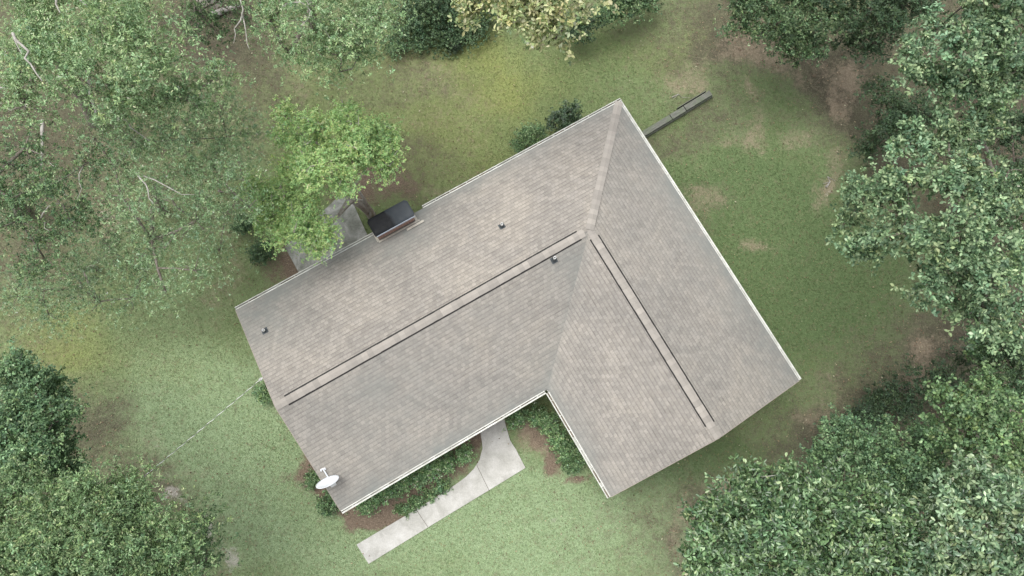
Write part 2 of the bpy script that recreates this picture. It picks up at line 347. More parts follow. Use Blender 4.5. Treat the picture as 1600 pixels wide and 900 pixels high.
def ground_color(nt, attr=True):
    p = pos(nt)
    def A(n):
        v = N(nt, 'ShaderNodeVertexColor'); v.layer_name = n
        s = N(nt, 'ShaderNodeSeparateColor'); nt.links.new(v.outputs['Color'], s.inputs[0]); return s.outputs
    a = A('tint'); b_ = A('mask_b'); c_ = A('mask_c')
    n1 = noise(nt, p, .55, 6, .62, .4); n2 = noise(nt, p, 2.6, 9, .78, .3); n3 = noise(nt, p, 19, 4, .75); n4 = noise(nt, p, 45, 3, .85); n6 = noise(nt, p, 4.5, 8, .8, .5)
    grass = ramp(nt, n1, [(.3, (.142, .18, .078)), (.5, (.172, .222, .102)), (.72, (.212, .262, .13))])
    grass = mix(nt, mth(nt, 'MULTIPLY', c_[0], .9), grass, (.112, .162, .07))  # deep green and painted shade on the lawn
    grass = mix(nt, mth(nt, 'MULTIPLY', mth(nt, 'MULTIPLY', b_[1], .9), mth(nt, 'ADD', .3, n6)), grass, (.258, .338, .19))
    grass = mix(nt, mth(nt, 'MULTIPLY', mth(nt, 'MULTIPLY', b_[0], .72), mth(nt, 'MULTIPLY', mth(nt, 'ADD', n6, n2), .8)), grass, (.245, .265, .085))
    # thatch showing between the blades
    grass = mix(nt, ramp(nt, n2, [(.5, g(0)), (.74, g(.38))]), grass, (.25, .22, .13))
    grass = mix(nt, ramp(nt, n3, [(.52, g(0)), (.7, g(.5))]), grass, (.06, .075, .03))
    def thr(mask, nn, w=.22, gain=1.0):
        s = mth(nt, 'ADD', mth(nt, 'MULTIPLY', mask, gain), mth(nt, 'MULTIPLY', mth(nt, 'SUBTRACT', nn, .5), 2.2))
        return ramp(nt, s, [(.5 - w, g(0)), (.5 + w, g(1))])
    lit = ramp(nt, n3, [(.3, (.055, .048, .034)), (.5, (.12, .104, .073)), (.68, (.24, .205, .155))])
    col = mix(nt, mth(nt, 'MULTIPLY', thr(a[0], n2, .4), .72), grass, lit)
    canopy_shade = ramp(nt, mth(nt, 'ADD', mth(nt, 'MULTIPLY', a[0], .7), mth(nt, 'MULTIPLY', mth(nt, 'SUBTRACT', n2, .5), 1.5)), [(.35, g(0)), (1.0, g(.85))])  # shade under the canopy, painted into the litter colour
    col = mix(nt, canopy_shade, col, ramp(nt, n3, [(.3, (.025, .023, .016)), (.55, (.065, .056, .042)), (.72, (.14, .115, .085))]))
    straw = ramp(nt, n3, [(.3, (.085, .065, .048)), (.55, (.19, .147, .108)), (.72, (.32, .25, .185))])
    col = mix(nt, thr(b_[2], n2, .25), col, straw)
    bare = ramp(nt, n3, [(.3, (.19, .15, .10)), (.7, (.35, .285, .21))])
    col = mix(nt, mth(nt, 'MULTIPLY', thr(a[1], n6, .3), .7), col, bare)
    sand = ramp(nt, n3, [(.3, (.22, .20, .165)), (.7, (.50, .47, .42))])
    col = mix(nt, mth(nt, 'MULTIPLY', thr(a[2], n6, .2), .75), col, sand)
    n7 = noise(nt, p, 9, 5, .8)
    col = mix(nt, 1.0, col, ramp(nt, n7, [(.3, g(.8)), (.7, g(1.2))]), 'MULTIPLY')
    col = mix(nt, 1.0, col, ramp(nt, n4, [(.3, g(.55)), (.7, g(1.5))]), 'MULTIPLY')
    return col, n3, n4
mt, nt, b = new_mat('lawn_and_soil', (.1, .12, .05), .95, 0, .15)
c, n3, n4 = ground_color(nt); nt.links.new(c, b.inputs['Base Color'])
bump(nt, b, mth(nt, 'ADD', n3, n4), .5, .04)
M_ground = mt
def add_masks(o, mk):
    me = o.data; n = len(me.vertices)
    for nm, idx in (('tint', (0, 1, 2)), ('mask_b', (3, 4, 5)), ('mask_c', (6, 6, 6))):
        at = me.color_attributes.get(nm) or me.color_attributes.new(nm, 'FLOAT_COLOR', 'POINT')
        c = np.ones((n, 4), dtype=np.float32)
        for k, j in enumerate(idx): c[:, k] = mk[j].ravel()
        at.data.foreach_set('color', c.ravel())
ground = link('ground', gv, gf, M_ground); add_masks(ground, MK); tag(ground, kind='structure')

def poly_sheet(name, pts_px, z0, z1, mat):
    P = [unproj(x, y, z1) for x, y in pts_px]
    n = len(P); v = [(p[0], p[1], z0) for p in P] + [(p[0], p[1], z1) for p in P]
    f = [[n + i for i in range(n)]] + [[i, (i + 1) % n, n + (i + 1) % n, n + i] for i in range(n)]
    o = link(name, v, f, mat); 
    return o
walk_px = [(557,851),(576,881),(698,806),(764,766),(821,731),(806,702),(797,688),(790,664),(785,640),(748,664),(753,690),(754,700),(749,719),(740,733),(728,745),(712,757),(660,790)]
wk = poly_sheet('front_walkway', walk_px, -.05, .05, M_conc)
# saw-cut joints as thin recess strips
M_joint = new_mat('dirty_joint', (.1, .09, .07), .95)[0]
jm = MB()
for (x0, y0, x1, y1) in ((650,796,669,824),(745,727,764,766)):
    a, c2 = Vector(unproj(x0, y0, .05)), Vector(unproj(x1, y1, .05)); d = (c2 - a).normalized(); n_ = Vector((-d.y, d.x, 0)) * .008
    jm.add([a + n_ + Vector((0, 0, .004)), a - n_ + Vector((0, 0, .004)), c2 - n_ + Vector((0, 0, .004)), c2 + n_ + Vector((0, 0, .004))], [(0, 1, 2, 3)])
j = jm.build('joint', M_joint, wk); tag(wk, kind='structure')
pt = poly_sheet('patio', [(445,386),(530,306),(545,303),(582,385),(480,450)], -.05, .06, M_patio); tag(pt, kind='structure')

# ------------------------------------------------------------------ house
ZE, W, L1, L2, HR = 2.55, 8.2, 16.2044, 12.3343, 1.4476
W2 = 8.16
TH = 3.6692; HX, HY = 4.8239, 12.4449
U = np.array([math.cos(TH), math.sin(TH)]); V = np.array([-U[1], U[0]])
PITCH = HR / (W / 2)
def HW(a, b_, z=0.0): return (HX + U[0] * a + V[0] * b_, HY + U[1] * a + V[1] * b_, z)
hc = HW(W / 2, W / 2, 0)
house = empty('house', hc, 'single storey L shaped brick house with weathered pinkish grey shingle roof and white gutters', 'house')
def hz(a, b_):      # top of roof in house coordinates
    d1 = min(b_, W - b_) if a > W2 / 2 else b_
    d2 = min(a, W2 - a) if b_ > W / 2 else a
    if a > W2 and b_ <= W: return ZE + PITCH * d1
    if b_ > W and a <= W2: return ZE + PITCH * d2
    # square where wings meet
    h1 = min(b_, W - b_); h2 = min(a, W2 - a)
    if a >= W2 / 2 and b_ >= W / 2: return ZE + PITCH * max(h1, h2)
    return ZE + PITCH * min(a, b_)
e = .125
ZT = ZE + HR
slopes = [ # (polygon a,b,z), eave dir 0: along a, 1: along b ; up-slope distance function
    ([(e, e), (L1, e), (L1, W / 2), (W2 / 2, W / 2)], 'a', lambda a, b_: b_),
    ([(L1, W / 2), (L1, W - e), (W2 - e, W - e), (W2 / 2, W / 2)], 'a', lambda a, b_: W - b_),
    ([(W2 / 2, W / 2), (W2 - e, W - e), (W2 - e, L2), (W2 / 2, L2)], 'b', lambda a, b_: (W2 - a) * W / W2),
    ([(e, e), (W2 / 2, W / 2), (W2 / 2, L2), (e, L2)], 'b', lambda a, b_: a * W / W2)]
rv, rf, ruv, rcol = [], [], [], []
cs = math.sqrt(1 + PITCH ** 2)
for si, (poly, ax, dist) in enumerate(slopes):
    # subdivide each slope so the stain and slope shade attribute has somewhere to live
    P4 = [np.array(p) for p in poly]
    nU, nV = 60, 20
    if si in (0, 1): q = (P4[0], P4[1], P4[2], P4[3]) if si == 0 else (P4[2], P4[1], P4[0], P4[3])
    elif si == 2: q = (P4[1], P4[2], P4[3], P4[0])
    else: q = (P4[0], P4[3], P4[2], P4[1])
    base = len(rv)
    for j_ in range(nV + 1):
        for i_ in range(nU + 1):
            s, t = i_ / nU, j_ / nV
            p = (q[0] * (1 - s) + q[1] * s) * (1 - t) + (q[3] * (1 - s) + q[2] * s) * t
            d = dist(*p); rv.append(HW(p[0], p[1], ZE + PITCH * d))
            stain_shade = .95 * math.exp(-(d / .45) ** 1.2) if si != 3 else 1.0 * math.exp(-(d / .7))
            if si == 0: stain_shade += .8 * math.exp(-((p[0] - 15.4) ** 2 + (p[1] - .9) ** 2) / 1.6) + .8 * math.exp(-((p[0] - 9.9) ** 2 / 1.6 + (p[1] - .6) ** 2 / .9))
            if si == 1: stain_shade += .3 * math.exp(-((p[0] - 13) ** 2 + (p[1] - 5.3) ** 2) / 2.5) + .22 + .35 * math.exp(-((p[0] - 5.2) ** 2 + (p[1] - 4.8) ** 2) / .8)  # wear patches, plus an even painted shade over this slope
            if si == 3: stain_shade += .2  # even painted shade, slope turned away from the sun
            if si in (1, 2): stain_shade += .35 * math.exp(-(abs((p[0] - W2 / 2) - (p[1] - W / 2)) / .3)) * (p[0] < W2)
            if si == 2: stain_shade += .04
            rcol.append((min(stain_shade, 1), 0, 0))
    for j_ in range(nV):
        for i_ in range(nU):
            k = base + j_ * (nU + 1) + i_; rf.append([k, k + 1, k + nU + 2, k + nU + 1])
            for kk in rf[-1]:
                j2, i2 = divmod(kk - base, nU + 1); s, t = i2 / nU, j2 / nV
                p = (q[0] * (1 - s) + q[1] * s) * (1 - t) + (q[3] * (1 - s) + q[2] * s) * t
                ruv.append(((p[0] if ax == 'a' else p[1]) + si * 3.37, dist(*p) * cs + si * .05))
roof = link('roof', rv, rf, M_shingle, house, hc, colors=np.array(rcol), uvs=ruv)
# deck under the shingles (thickness) and shingle butts at eaves
M_deck = new_mat('roof_edge_wood', (.35, .33, .3), .8)[0]
dk = MB()
for si, (poly, ax, dist) in enumerate(slopes):
    n = len(poly); tp = [HW(a, b_, ZE + PITCH * dist(a, b_) - .004) for a, b_ in poly]; bt = [HW(a, b_, ZE + PITCH * dist(a, b_) - .1) for a, b_ in poly]
    dk.add(tp + bt, [[n + i for i in range(n)][::-1]] + [[i, (i + 1) % n, n + (i + 1) % n, n + i] for i in range(n)])
dk.build('deck', M_deck, roof, (0, 0, 0)).location = (-hc[0], -hc[1], 0)
def child(mb, name, mat, parent=house, **k):
    """part of the house (or sub-part: its parent part sits at the house origin)"""
    return mb.build(name, mat, parent, hc, **k)
# caps
cap_c = [(.322, .297, .265), (.302, .28, .25), (.345, .317, .282), (.29, .268, .24)]
def caps(P0, P1, sL, sR, half, expo=.2, lift=.0, name='ridge_cap', vent=False):
    P0, P1, sL, sR = (Vector(x) for x in (P0, P1, sL, sR))
    d = (P1 - P0); L = d.length; d.normalize(); n = max(1, int(L / expo)); mb = MB(); cl = []
    for i in range(n):
        a = P0 + d * (L * i / n); c3 = P0 + d * (L * (i + 1) / n + .02)
        h0, h1 = lift + .020, lift + .008
        w_ = half * random.uniform(.96, 1.04)
        up = Vector((0, 0, 1)); cc = np.array(random.choice(cap_c)) * random.uniform(.93, 1.07)
        vs = [a + up * h0, c3 + up * h1, c3 + sL * w_ + up * h1, a + sL * w_ + up * h0, a + sR * w_ + up * h0, c3 + sR * w_ + up * h1,
              a + sL * w_ + up * (h0 - .014 - lift), c3 + sL * w_ + up * (h1 - .014 - lift), a + sR * w_ + up * (h0 - .014 - lift), c3 + sR * w_ + up * (h1 - .014 - lift), a + up * (h0 - .02)]
        fs = [(0, 1, 2, 3), (1, 0, 4, 5), (0, 3, 6, 10), (4, 0, 10, 8)]
        if not vent: fs += [(3, 2, 7, 6), (5, 4, 8, 9)]
        mb.add(vs, fs); cl += [tuple(cc)] * 11
    o = mb.build(name, M_cap, roof, hc, colors=np.array(cl)); o.location = (0, 0, 0)
    return o
def vec(da, db, dz): return (U[0] * da + V[0] * db, U[1] * da + V[1] * db, dz)
# ridge of the long wing, running from the junction to the left gable
caps(HW(L1, W / 2, ZT), HW(W2 / 2 + .25, W / 2, ZT), vec(0, -1, -PITCH), vec(0, 1, -PITCH), .14, lift=.014)
caps(HW(W2 / 2, L2, ZT), HW(W2 / 2, W / 2 + .0, ZT), vec(-1, 0, -PITCH), vec(1, 0, -PITCH), .14, lift=.014)
q2 = math.sqrt(.5)
caps(HW(e, e, ZE + PITCH * e), HW(W2 / 2, W / 2, ZT + .035), vec(q2, -q2, -PITCH * q2), vec(-q2, q2, -PITCH * q2), .15, lift=.004, name='hip_cap')
# dark slots of the two ridge vents
def ventstrip(P0, P1, s, inner, outer, h):
    mb = MB()
    P0, P1, s = Vector(P0), Vector(P1), Vector(s); up = Vector((0, 0, 1))
    mb.hexa([P0 + s * inner, P1 + s * inner, P1 + s * outer, P0 + s * outer, P0 + s * inner + up * h, P1 + s * inner + up * h, P1 + s * outer + up * h, P0 + s * outer + up * h])
    return mb
def ridge_vent(P0, P1, sL, sR):
    a = ventstrip(P0, P1, sL, .02, .196, .018); c4 = ventstrip(P0, P1, sR, .02, .185, .013)
    a.build('ridge_vent', M_dark, roof, hc); c4.build('ridge_vent', M_dark, roof, hc)
ridge_vent(HW(L1 - .4, W / 2, ZT), HW(W2 / 2 + .42, W / 2, ZT), vec(0, -1, -PITCH), vec(0, 1, -PITCH))
ridge_vent(HW(W2 / 2, L2 - .52, ZT), HW(W2 / 2, W / 2 + .32, ZT), vec(-1, 0, -PITCH), vec(1, 0, -PITCH))

# walls
def prism_uv(name, poly, z0, z1, mat, parent=house):
    n = len(poly); v = [HW(a, b_, z0) for a, b_ in poly] + [HW(a, b_, z1) for a, b_ in poly]; f = []; uv = []; acc = 0
    for i in range(n):
        k = (i + 1) % n; L = math.dist(poly[i], poly[k]); f.append([i, k, n + k, n + i]); uv += [(acc, z0), (acc + L, z0), (acc + L, z1), (acc, z1)]; acc += L
    f.append([n + i for i in range(n)]); uv += list(poly)
    return link(name, v, f, mat, parent, hc, uvs=uv)
o_, g_ = .55, .22
wp = [(o_, o_), (L1 - g_, o_), (L1 - g_, W - o_), (W2 - o_, W - o_), (W2 - o_, L2 - g_), (o_, L2 - g_)]
prism_uv('wall', wp, -.1, 2.42, M_brick)
sp_ = MB()
for pl in ([(.1, .1), (L1 - .05, .1), (L1 - .05, W - .1), (.1, W - .1)], [(.1, W - .1), (W2 - .1, W - .1), (W2 - .1, L2 - .05), (.1, L2 - .05)]):
    n = 4; v = [HW(a, b_, 2.425) for a, b_ in pl] + [HW(a, b_, 2.45) for a, b_ in pl]
    sp_.add(v, [(3, 2, 1, 0), (4, 5, 6, 7), (0, 1, 5, 4), (1, 2, 6, 5), (2, 3, 7, 6), (3, 0, 4, 7)])
child(sp_, 'soffit', M_soffit)
def tri(a0, b0, a1, b1, am, bm, da, db):
    zt = ZT - .14; gm = MB(); gm.add([HW(a0, b0, 2.455), HW(a1, b1, 2.455), HW(am, bm, zt), HW(a0 + da, b0 + db, 2.455), HW(a1 + da, b1 + db, 2.455), HW(am + da, bm + db, zt)],
        [(0, 1, 2), (5, 4, 3), (0, 3, 4, 1), (1, 4, 5, 2), (2, 5, 3, 0)])
    child(gm, 'gable_panel', M_soffit)
tri(L1 - g_, .45, L1 - g_, W - .45, L1 - g_, W / 2, -.12, 0); tri(.45, L2 - g_, W2 - .45, L2 - g_, W2 / 2, L2 - g_, 0, -.12)
# windows, door (mostly under the eaves)
def opening(kind, a, b_, wd, h, z, ax):
    fr = MB(); pn = MB(); s = .06
    def T(u, n_, zz): return HW(a + u, b_ + n_, zz) if ax[0] == 'a' else HW(a + n_, b_ + u, zz)
    sg = 1 if ax[1] == '+' else -1
    for (u0, u1, z0, z1) in ((-wd/2, wd/2, z, z+s), (-wd/2, wd/2, z+h-s, z+h), (-wd/2, -wd/2+s, z+s, z+h-s), (wd/2-s, wd/2, z+s, z+h-s), (-wd/2+s, wd/2-s, z+h/2-.02, z+h/2+.02)):
        n0, n1 = sorted((.002 * sg, .06 * sg)); fr.box(u0, u1, n0, n1, z0, z1, T)
    n0, n1 = sorted((.003 * sg, .03 * sg)); pn.box(-wd/2+s, wd/2-s, n0, n1, z+s, z+h-s, T)
    f = child(fr, kind, M_white)
    child(pn, 'pane' if kind == 'window' else 'door_leaf', M_glass if kind == 'window' else M_door, f)
for a in (9.2, 11.6, 14.2): opening('window', a, W - o_, 1.1, 1.4, .8, 'a+')
opening('door', 8.35 - .05, W - o_, .95, 2.05, .1, 'a+')
for bb in (9.0, 10.8): opening('window', W2 - o_, bb, 1.1, 1.4, .8, 'b+')
for a in (1.8, 4.4, 7.2, 14.4): opening('window', a, o_, 1.1, 1.4, .8, 'a-')
for bb in (2.2, 5.2, 9.5): opening('window', o_, bb, 1.1, 1.4, .8, 'b-')
for a in (2.4, 5.6): opening('window', a, L2 - g_, 1.1, 1.4, .8, 'a+')
for bb in (2.4, 5.8): opening('window', L1 - g_, bb, 1.0, 1.2, 1.0, 'b+')

# gutters: profile = outer wall, lip, floor, back; o = outer offset coordinate normal to the eave
def gutter(p0, p1, nrm, debris=(), lip=.03, trough=True):
    """p0,p1 along eave (a,b); nrm = inward unit (a,b)"""
    mb = MB(); p0 = np.array(p0, float); p1 = np.array(p1, float); n_ = np.array(nrm, float)
    L = np.linalg.norm(p1 - p0); t = (p1 - p0) / L
    def T(u, n0, z): q = p0 + t * u + n_ * n0; return HW(q[0], q[1], z)
    zt = ZE + .01
    mb.box(0, L, 0, .012, zt - .12, zt, T); mb.box(0, L, .012, lip, zt - .012, zt - .001, T)
    mb.box(0, L, .012, .125, zt - .12, zt - .108, T); mb.box(0, L, .088, .122, zt - .108, zt + .03, T)
    mb.box(-.0, .006, .012, .108, zt - .108, zt - .013, T); mb.box(L - .006, L, .012, .108, zt - .108, zt - .013, T)
    o = child(mb, 'gutter', M_white)
    hg = MB(); u = .3
    while u < L - .1:
        hg = MB(); hg.box(u, u + .022, .006, .112, zt + .002, zt + .012, T); u += random.uniform(.5, .75)
        child(hg, 'hanger', M_white, o)
    db = MB()
    for (s0, s1, fill) in debris:
        u = s0 * L
        while u < s1 * L:
            l = random.uniform(.15, .7)
            if random.random() < fill: db = MB(); db.box(u, min(u + l, L - .01) - .003, .032, .086, zt - .1, zt - random.uniform(.02, .06), T); child(db, 'debris', M_debris, o)
            u += l
ch0, ch1 = 8.55, 10.25
gutter((.0, 0), (8.62, 0), (0, 1), [(0, 1, .4)])
gutter((10.35, 0), (L1, 0), (0, 1), [(0, 1, .3)])
gutter((0, 0.13), (0, L2), (1, 0), [(0, .5, .45), (.5, 1, .25)], lip=.06)
gutter((W2 + .0, W), (L1, W), (0, -1), [(0, .3, .3), (.35, 1, .12)], lip=.05)
gutter((W2, W + .0), (W2, L2), (-1, 0), [(0, .42, 1), (.42, .75, .06), (.75, 1, .8)], lip=.03)
# fascia boards along rakes (thin drip edge)
rk = MB()
def rake(aEdge, pts, ax):
    for (q0, z0), (q1, z1) in pts:
        if ax == 'a': P = [HW(aEdge, q0, z0 - .12), HW(aEdge, q1, z1 - .12), HW(aEdge + .02, q1, z1 - .12), HW(aEdge + .02, q0, z0 - .12), HW(aEdge, q0, z0 - .006), HW(aEdge, q1, z1 - .006), HW(aEdge + .02, q1, z1 - .006), HW(aEdge + .02, q0, z0 - .006)]
        else: P = [HW(q0, aEdge, z0 - .12), HW(q1, aEdge, z1 - .12), HW(q1, aEdge + .02, z1 - .12), HW(q0, aEdge + .02, z0 - .12), HW(q0, aEdge, z0 - .006), HW(q1, aEdge, z1 - .006), HW(q1, aEdge + .02, z1 - .006), HW(q0, aEdge + .02, z0 - .006)]
        rk.hexa(P)
M_rake = simple_noise_mat('rake_trim', (.36, .31, .27), (.28, .25, .22), 5)
for edge_, ww, ax_ in ((L1 + .003, W, 'a'), (L2 + .003, W2, 'b')):
    for seg in (((e, ZE + PITCH * e), (ww / 2 - .002, ZT)), ((ww / 2 + .002, ZT), (ww - e, ZE + PITCH * e))):
        rk = MB(); rake(edge_, [seg], ax_); child(rk, 'rake_board', M_rake)

# chimney: brick stack at the eave with a dark metal chase cover
def to_house(P):
    d = np.array([P[0] - HX, P[1] - HY]); return float(d @ U), float(d @ V)
zc = 3.4
cc = [to_house(unproj(x, y, zc)) for x, y in ((571, 343), (635, 312), (649, 336), (587, 370))]
ca0 = min(c_[0] for c_ in cc[1:3]) ; ca1 = max(c_[0] for c_ in (cc[0], cc[3])); cb0 = sum(c_[1] for c_ in cc[:2]) / 2; cb1 = sum(c_[1] for c_ in cc[2:]) / 2
print('chimney a', ca0, ca1, 'b', cb0, cb1)
def rect(a0, a1, b0, b1): return [(a0, b0), (a1, b0), (a1, b1), (a0, b1)]
chm = prism_uv('chimney', rect(ca0 + .07, ca1 - .07, cb0 + .07, cb1 - .05), -.1, zc - .1, M_brick)
cm = MB(); r_ = .09
def chamf(a0, a1, b0, b1, r_): return [(a0 + r_, b0), (a1 - r_, b0), (a1, b0 + r_), (a1, b1 - r_*.6), (a1 - r_*.6, b1), (a0 + r_, b1), (a0, b1 - r_), (a0, b0 + r_)]
lay = [(0, zc - .13), (0.0, zc - .015), (.02, zc), (.075, zc + .02)]
for k, (ins, z) in enumerate(lay): cm.v += [HW(a, b_, z) for a, b_ in chamf(ca0 + ins, ca1 - ins, cb0 + ins, cb1 - ins, r_)]
for k in range(3):
    for i in range(8): cm.f.append([k * 8 + i, k * 8 + (i + 1) % 8, k * 8 + 8 + (i + 1) % 8, k * 8 + 8 + i])
cm.f.append([24 + i for i in range(8)]); cm.f.append([i for i in range(8)][::-1])
child(cm, 'chase_cover', M_ccap, chm)
lm = MB(); M_lip = new_mat('cover_drip_lip', (.36, .40, .46), .45)[0]
lm.box(ca0 + .03, ca1 - .05, cb1 + .002, cb1 + .02, zc - .11, zc - .02, HW)
child(lm, 'drip_lip', M_lip, chm)
fm = MB()
zf = ZE + PITCH * (cb1 + .0)
def RT(a, b_, h): return HW(a, b_, hz(a, b_) + h)
fm.box(ca0 - .08, ca1 - .02, cb1 + .0, cb1 + .06, .006, .03, RT); fm.box(ca0 - .2, ca0 + .5, cb1 + .1, cb1 + .19, .01, .05, RT)
fm.box(ca0 - .03, ca0 + .06, max(cb0, .14), cb1, .006, .02, RT); fm.box(ca1 - .06, ca1 + .03, max(cb0, .14), cb1, .006, .02, RT)
child(fm, 'flashing', simple_noise_mat('pale_flashing', (.55, .52, .44), (.38, .36, .31), 9, .6), chm)

# plumbing vents
def vent_pipe(px, py, h=.3, r_=.045, tone=M_pvc):
    a, b_ = to_house(unproj(px, py, ZE + .9)); a, b_ = to_house(unproj(px, py, hz(a, b_) + .1))
    z = hz(a, b_); mb = MB(); c5 = Vector(HW(a, b_, z)); up = Vector((0, 0, 1))
    mb.tube([c5 - up * .1, c5 + up * h], [r_, r_], 14, cap=False); mb.tube([c5 + up * h, c5 + up * (h - .05)], [r_ * .72, r_ * .72], 14, cap=False)
    b0 = len(mb.v)
    for rr in (r_, r_ * .72):
        for k in range(14): t = 2 * math.pi * k / 14; mb.v.append(tuple(c5 + up * h + Vector((math.cos(t) * rr, math.sin(t) * rr, 0))))
    for k in range(14): mb.f.append([b0 + k, b0 + (k + 1) % 14, b0 + 14 + (k + 1) % 14, b0 + 14 + k])
    o = child(mb, 'vent_pipe', tone)
    fl = MB(); s = .11
    fl.box(a - s, a + s, b_ - s * .9, b_ + s, .004, .012, RT)
    fl.tube([c5, c5 + up * (h * .6)], [.085, r_ + .01], 14, cap=False)
    child(fl, 'flashing', M_flash, o)
vent_pipe(784, 352); vent_pipe(866, 405, .42); vent_pipe(412, 516, .2)
# service entrance bracket on the left gable
a, b_ = to_house(unproj(408, 592, 2.75))
sm = MB(); p = Vector(HW(a, b_, 2.75))
wa = Vector(HW(L1 - g_ - .02, b_, 2.7))
sm.tube([wa - Vector((0, 0, 1.4)), wa + Vector((0, 0, .0)), p], [.03, .03, .03], 8); sm.tube([p, p + Vector((-.05, -.02, -.08))], [.055, .06], 8)
child(sm, 'service_bracket', M_alu)
CABLE0 = p

# ------------------------------------------------------------------ satellite dish
def dish():
    # disc centre and facing
    zc_ = 3.35; c0 = Vector(unproj(512, 753.5, zc_))
    hd = Vector((-.36, .93, 0)).normalized(); el = R(27)
    n_ = Vector((hd.x * math.cos(el), hd.y * math.cos(el), math.sin(el)))
    foot_a, foot_b = to_house((c0.x - hd.x * .1, c0.y - hd.y * .1)); foot_a = min(foot_a, L1 - .25)
    foot = Vector(HW(foot_a, foot_b, hz(foot_a, foot_b)))
    root = empty('satellite_dish', foot, 'white oval satellite dish standing at the roof edge near the lower left corner', 'satellite dish')
    rt = n_.cross(Vector((0, 0, 1))).normalized(); up = rt.cross(n_).normalized()
    if up.z < 0: up = -up
    mb = MB(); a_, b2 = .40, .34; K, Rn = 40, 7
    for side in (0, 1):
        for j in range(Rn + 1):
            f = j / Rn
            for k in range(K):
                t = 2 * math.pi * k / K
                d = .075 * f * f - side * .012
                mb.v.append(tuple(c0 + rt * (a_ * f * math.cos(t)) + up * (b2 * f * math.sin(t)) + n_ * (d - .05)))
    for side in (0, 1):
        o0 = side * (Rn + 1) * K
        for j in range(Rn):
            for k in range(K):
                q = [o0 + j * K + k, o0 + j * K + (k + 1) % K, o0 + (j + 1) * K + (k + 1) % K, o0 + (j + 1) * K + k]
                mb.f.append(q if side == 0 else q[::-1])
    for k in range(K): mb.f.append([Rn * K + k, Rn * K + (k + 1) % K, (Rn + 1) * K + Rn * K + (k + 1) % K, (Rn + 1) * K + Rn * K + k])
    mb.build('reflector', M_dish, root, foot, smooth=True)
    arm = MB(); s0 = c0 - up * b2 - n_ * .01; e0 = c0 + Vector(hd) * .62 - Vector((0, 0, .30))
    e0 = Vector(unproj(504.5, 732.5, c0.z - .1))
    arm.tube([s0, e0], [.022, .02], 8); ao = arm.build('feed_arm', M_dish, root, foot)
    lnb = MB(); dr = rt
    lnb.tube([e0 - dr * .075 + Vector((0, 0, .02)), e0 + dr * .075 + Vector((0, 0, .02))], [.018, .018], 10)
    for s in (-1, 1): lnb.tube([e0 + dr * .07 * s, e0 + dr * .07 * s - hd * .05 + Vector((0, 0, .03))], [.02, .026], 10)
    lnb.build('feed_horn', M_dish, ao, foot)
    ms = MB(); bk = c0 - n_ * .1
    ms.tube([foot, foot + Vector((0, 0, .35)), bk], [.022, .022, .025], 8)
    ms.build('mast', M_alu, root, foot)
    ft = MB(); A, B = foot_a, foot_b; ft.box(A - .1, A + .1, B - .1, B + .1, .005, .02, RT); ft.build('foot_plate', M_alu, root, foot)
    bc = MB(); bc.tube([c0 - n_ * .055, c0 - n_ * .12], [.1, .07], 10); bc.build('back_bracket', M_alu, root, foot)
dish()

# ------------------------------------------------------------------ overhead service cable (two black legs twisted round a bare wire)
def cable():
    P1 = Vector(unproj(-330, 1175, 7.0)); P0 = CABLE0
    e1 = Vector(unproj(216, 745, 3.2)); e1.z = 3.2
    root = empty('service_cable', P0, 'twisted overhead power cable running from left gable to the lower left trees', 'cable')
    dirv = (e1 - P0); dirv.z = 0; dirv.normalize(); tot = 26.0
    n = 520; bare = []; b1 = []; b2_ = []
    sd_ = Vector((-dirv.y, dirv.x, 0))
    for i in range(n + 1):
        s = i / n; d = s * tot; z = P0.z + 4.0 * s * s * 1.0 + (-.5) * s * (1 - s) * 2
        c6 = P0 + dirv * d; c6.z = z
        ph = d / .42 * 2 * math.pi
        for lst, o in ((bare, 0), (b1, 2.1), (b2_, 4.2)):
            lst.append(c6 + sd_ * (.008 * math.cos(ph + o)) + Vector((0, 0, .010 * math.sin(ph + o))))
    for nm, l, r_, mm in (('neutral_wire', bare, .0075, M_bare), ('insulated_wire', b1, .0045, M_ins), ('insulated_wire', b2_, .0045, M_ins)):
        mb = MB(); mb.tube(l, [r_] * len(l), 5); mb.build(nm, mm, root, P0)
cable()

# ------------------------------------------------------------------ low timber wall
def timber_wall():
    A = unproj(1004, 208, .3); B = unproj(1112, 143, .3)
    d = np.array([B[0] - A[0], B[1] - A[1]]); L = float(np.hypot(*d)); ang = math.atan2(d[1], d[0])
    root = empty('timber_wall', (A[0], A[1], 0), 'low weathered grey timber garden wall running out from the house corner', 'garden wall', rz=ang)
    def bx(nm, x0, x1, y0, y1, z0, z1):
        mb = MB(); j = lambda: random.uniform(-.006, .006)
        mb.box(x0 + j(), x1 + j(), y0 + j(), y1 + j(), z0, z1 + j()); o = mb.build(nm, M_timber, root)
        bv = o.modifiers.new('bevel', 'BEVEL'); bv.width = .012; bv.segments = 2
        return o
    bx('timber', -.5, L * .62, -.19, .115, -.05, .16); bx('timber', L * .625, L, -.17, .14, -.05, .15)
    bx('timber', -.5, L * .40, -.15, .08, .162, .30); bx('timber', L * .405, L * .60, -.15, .09, .162, .305); bx('timber', L * .61, L * .985, -.13, .10, .155, .30)
    bx('edge_board', L * .55, L * .97, .165, .195, -.05, .2)
timber_wall()

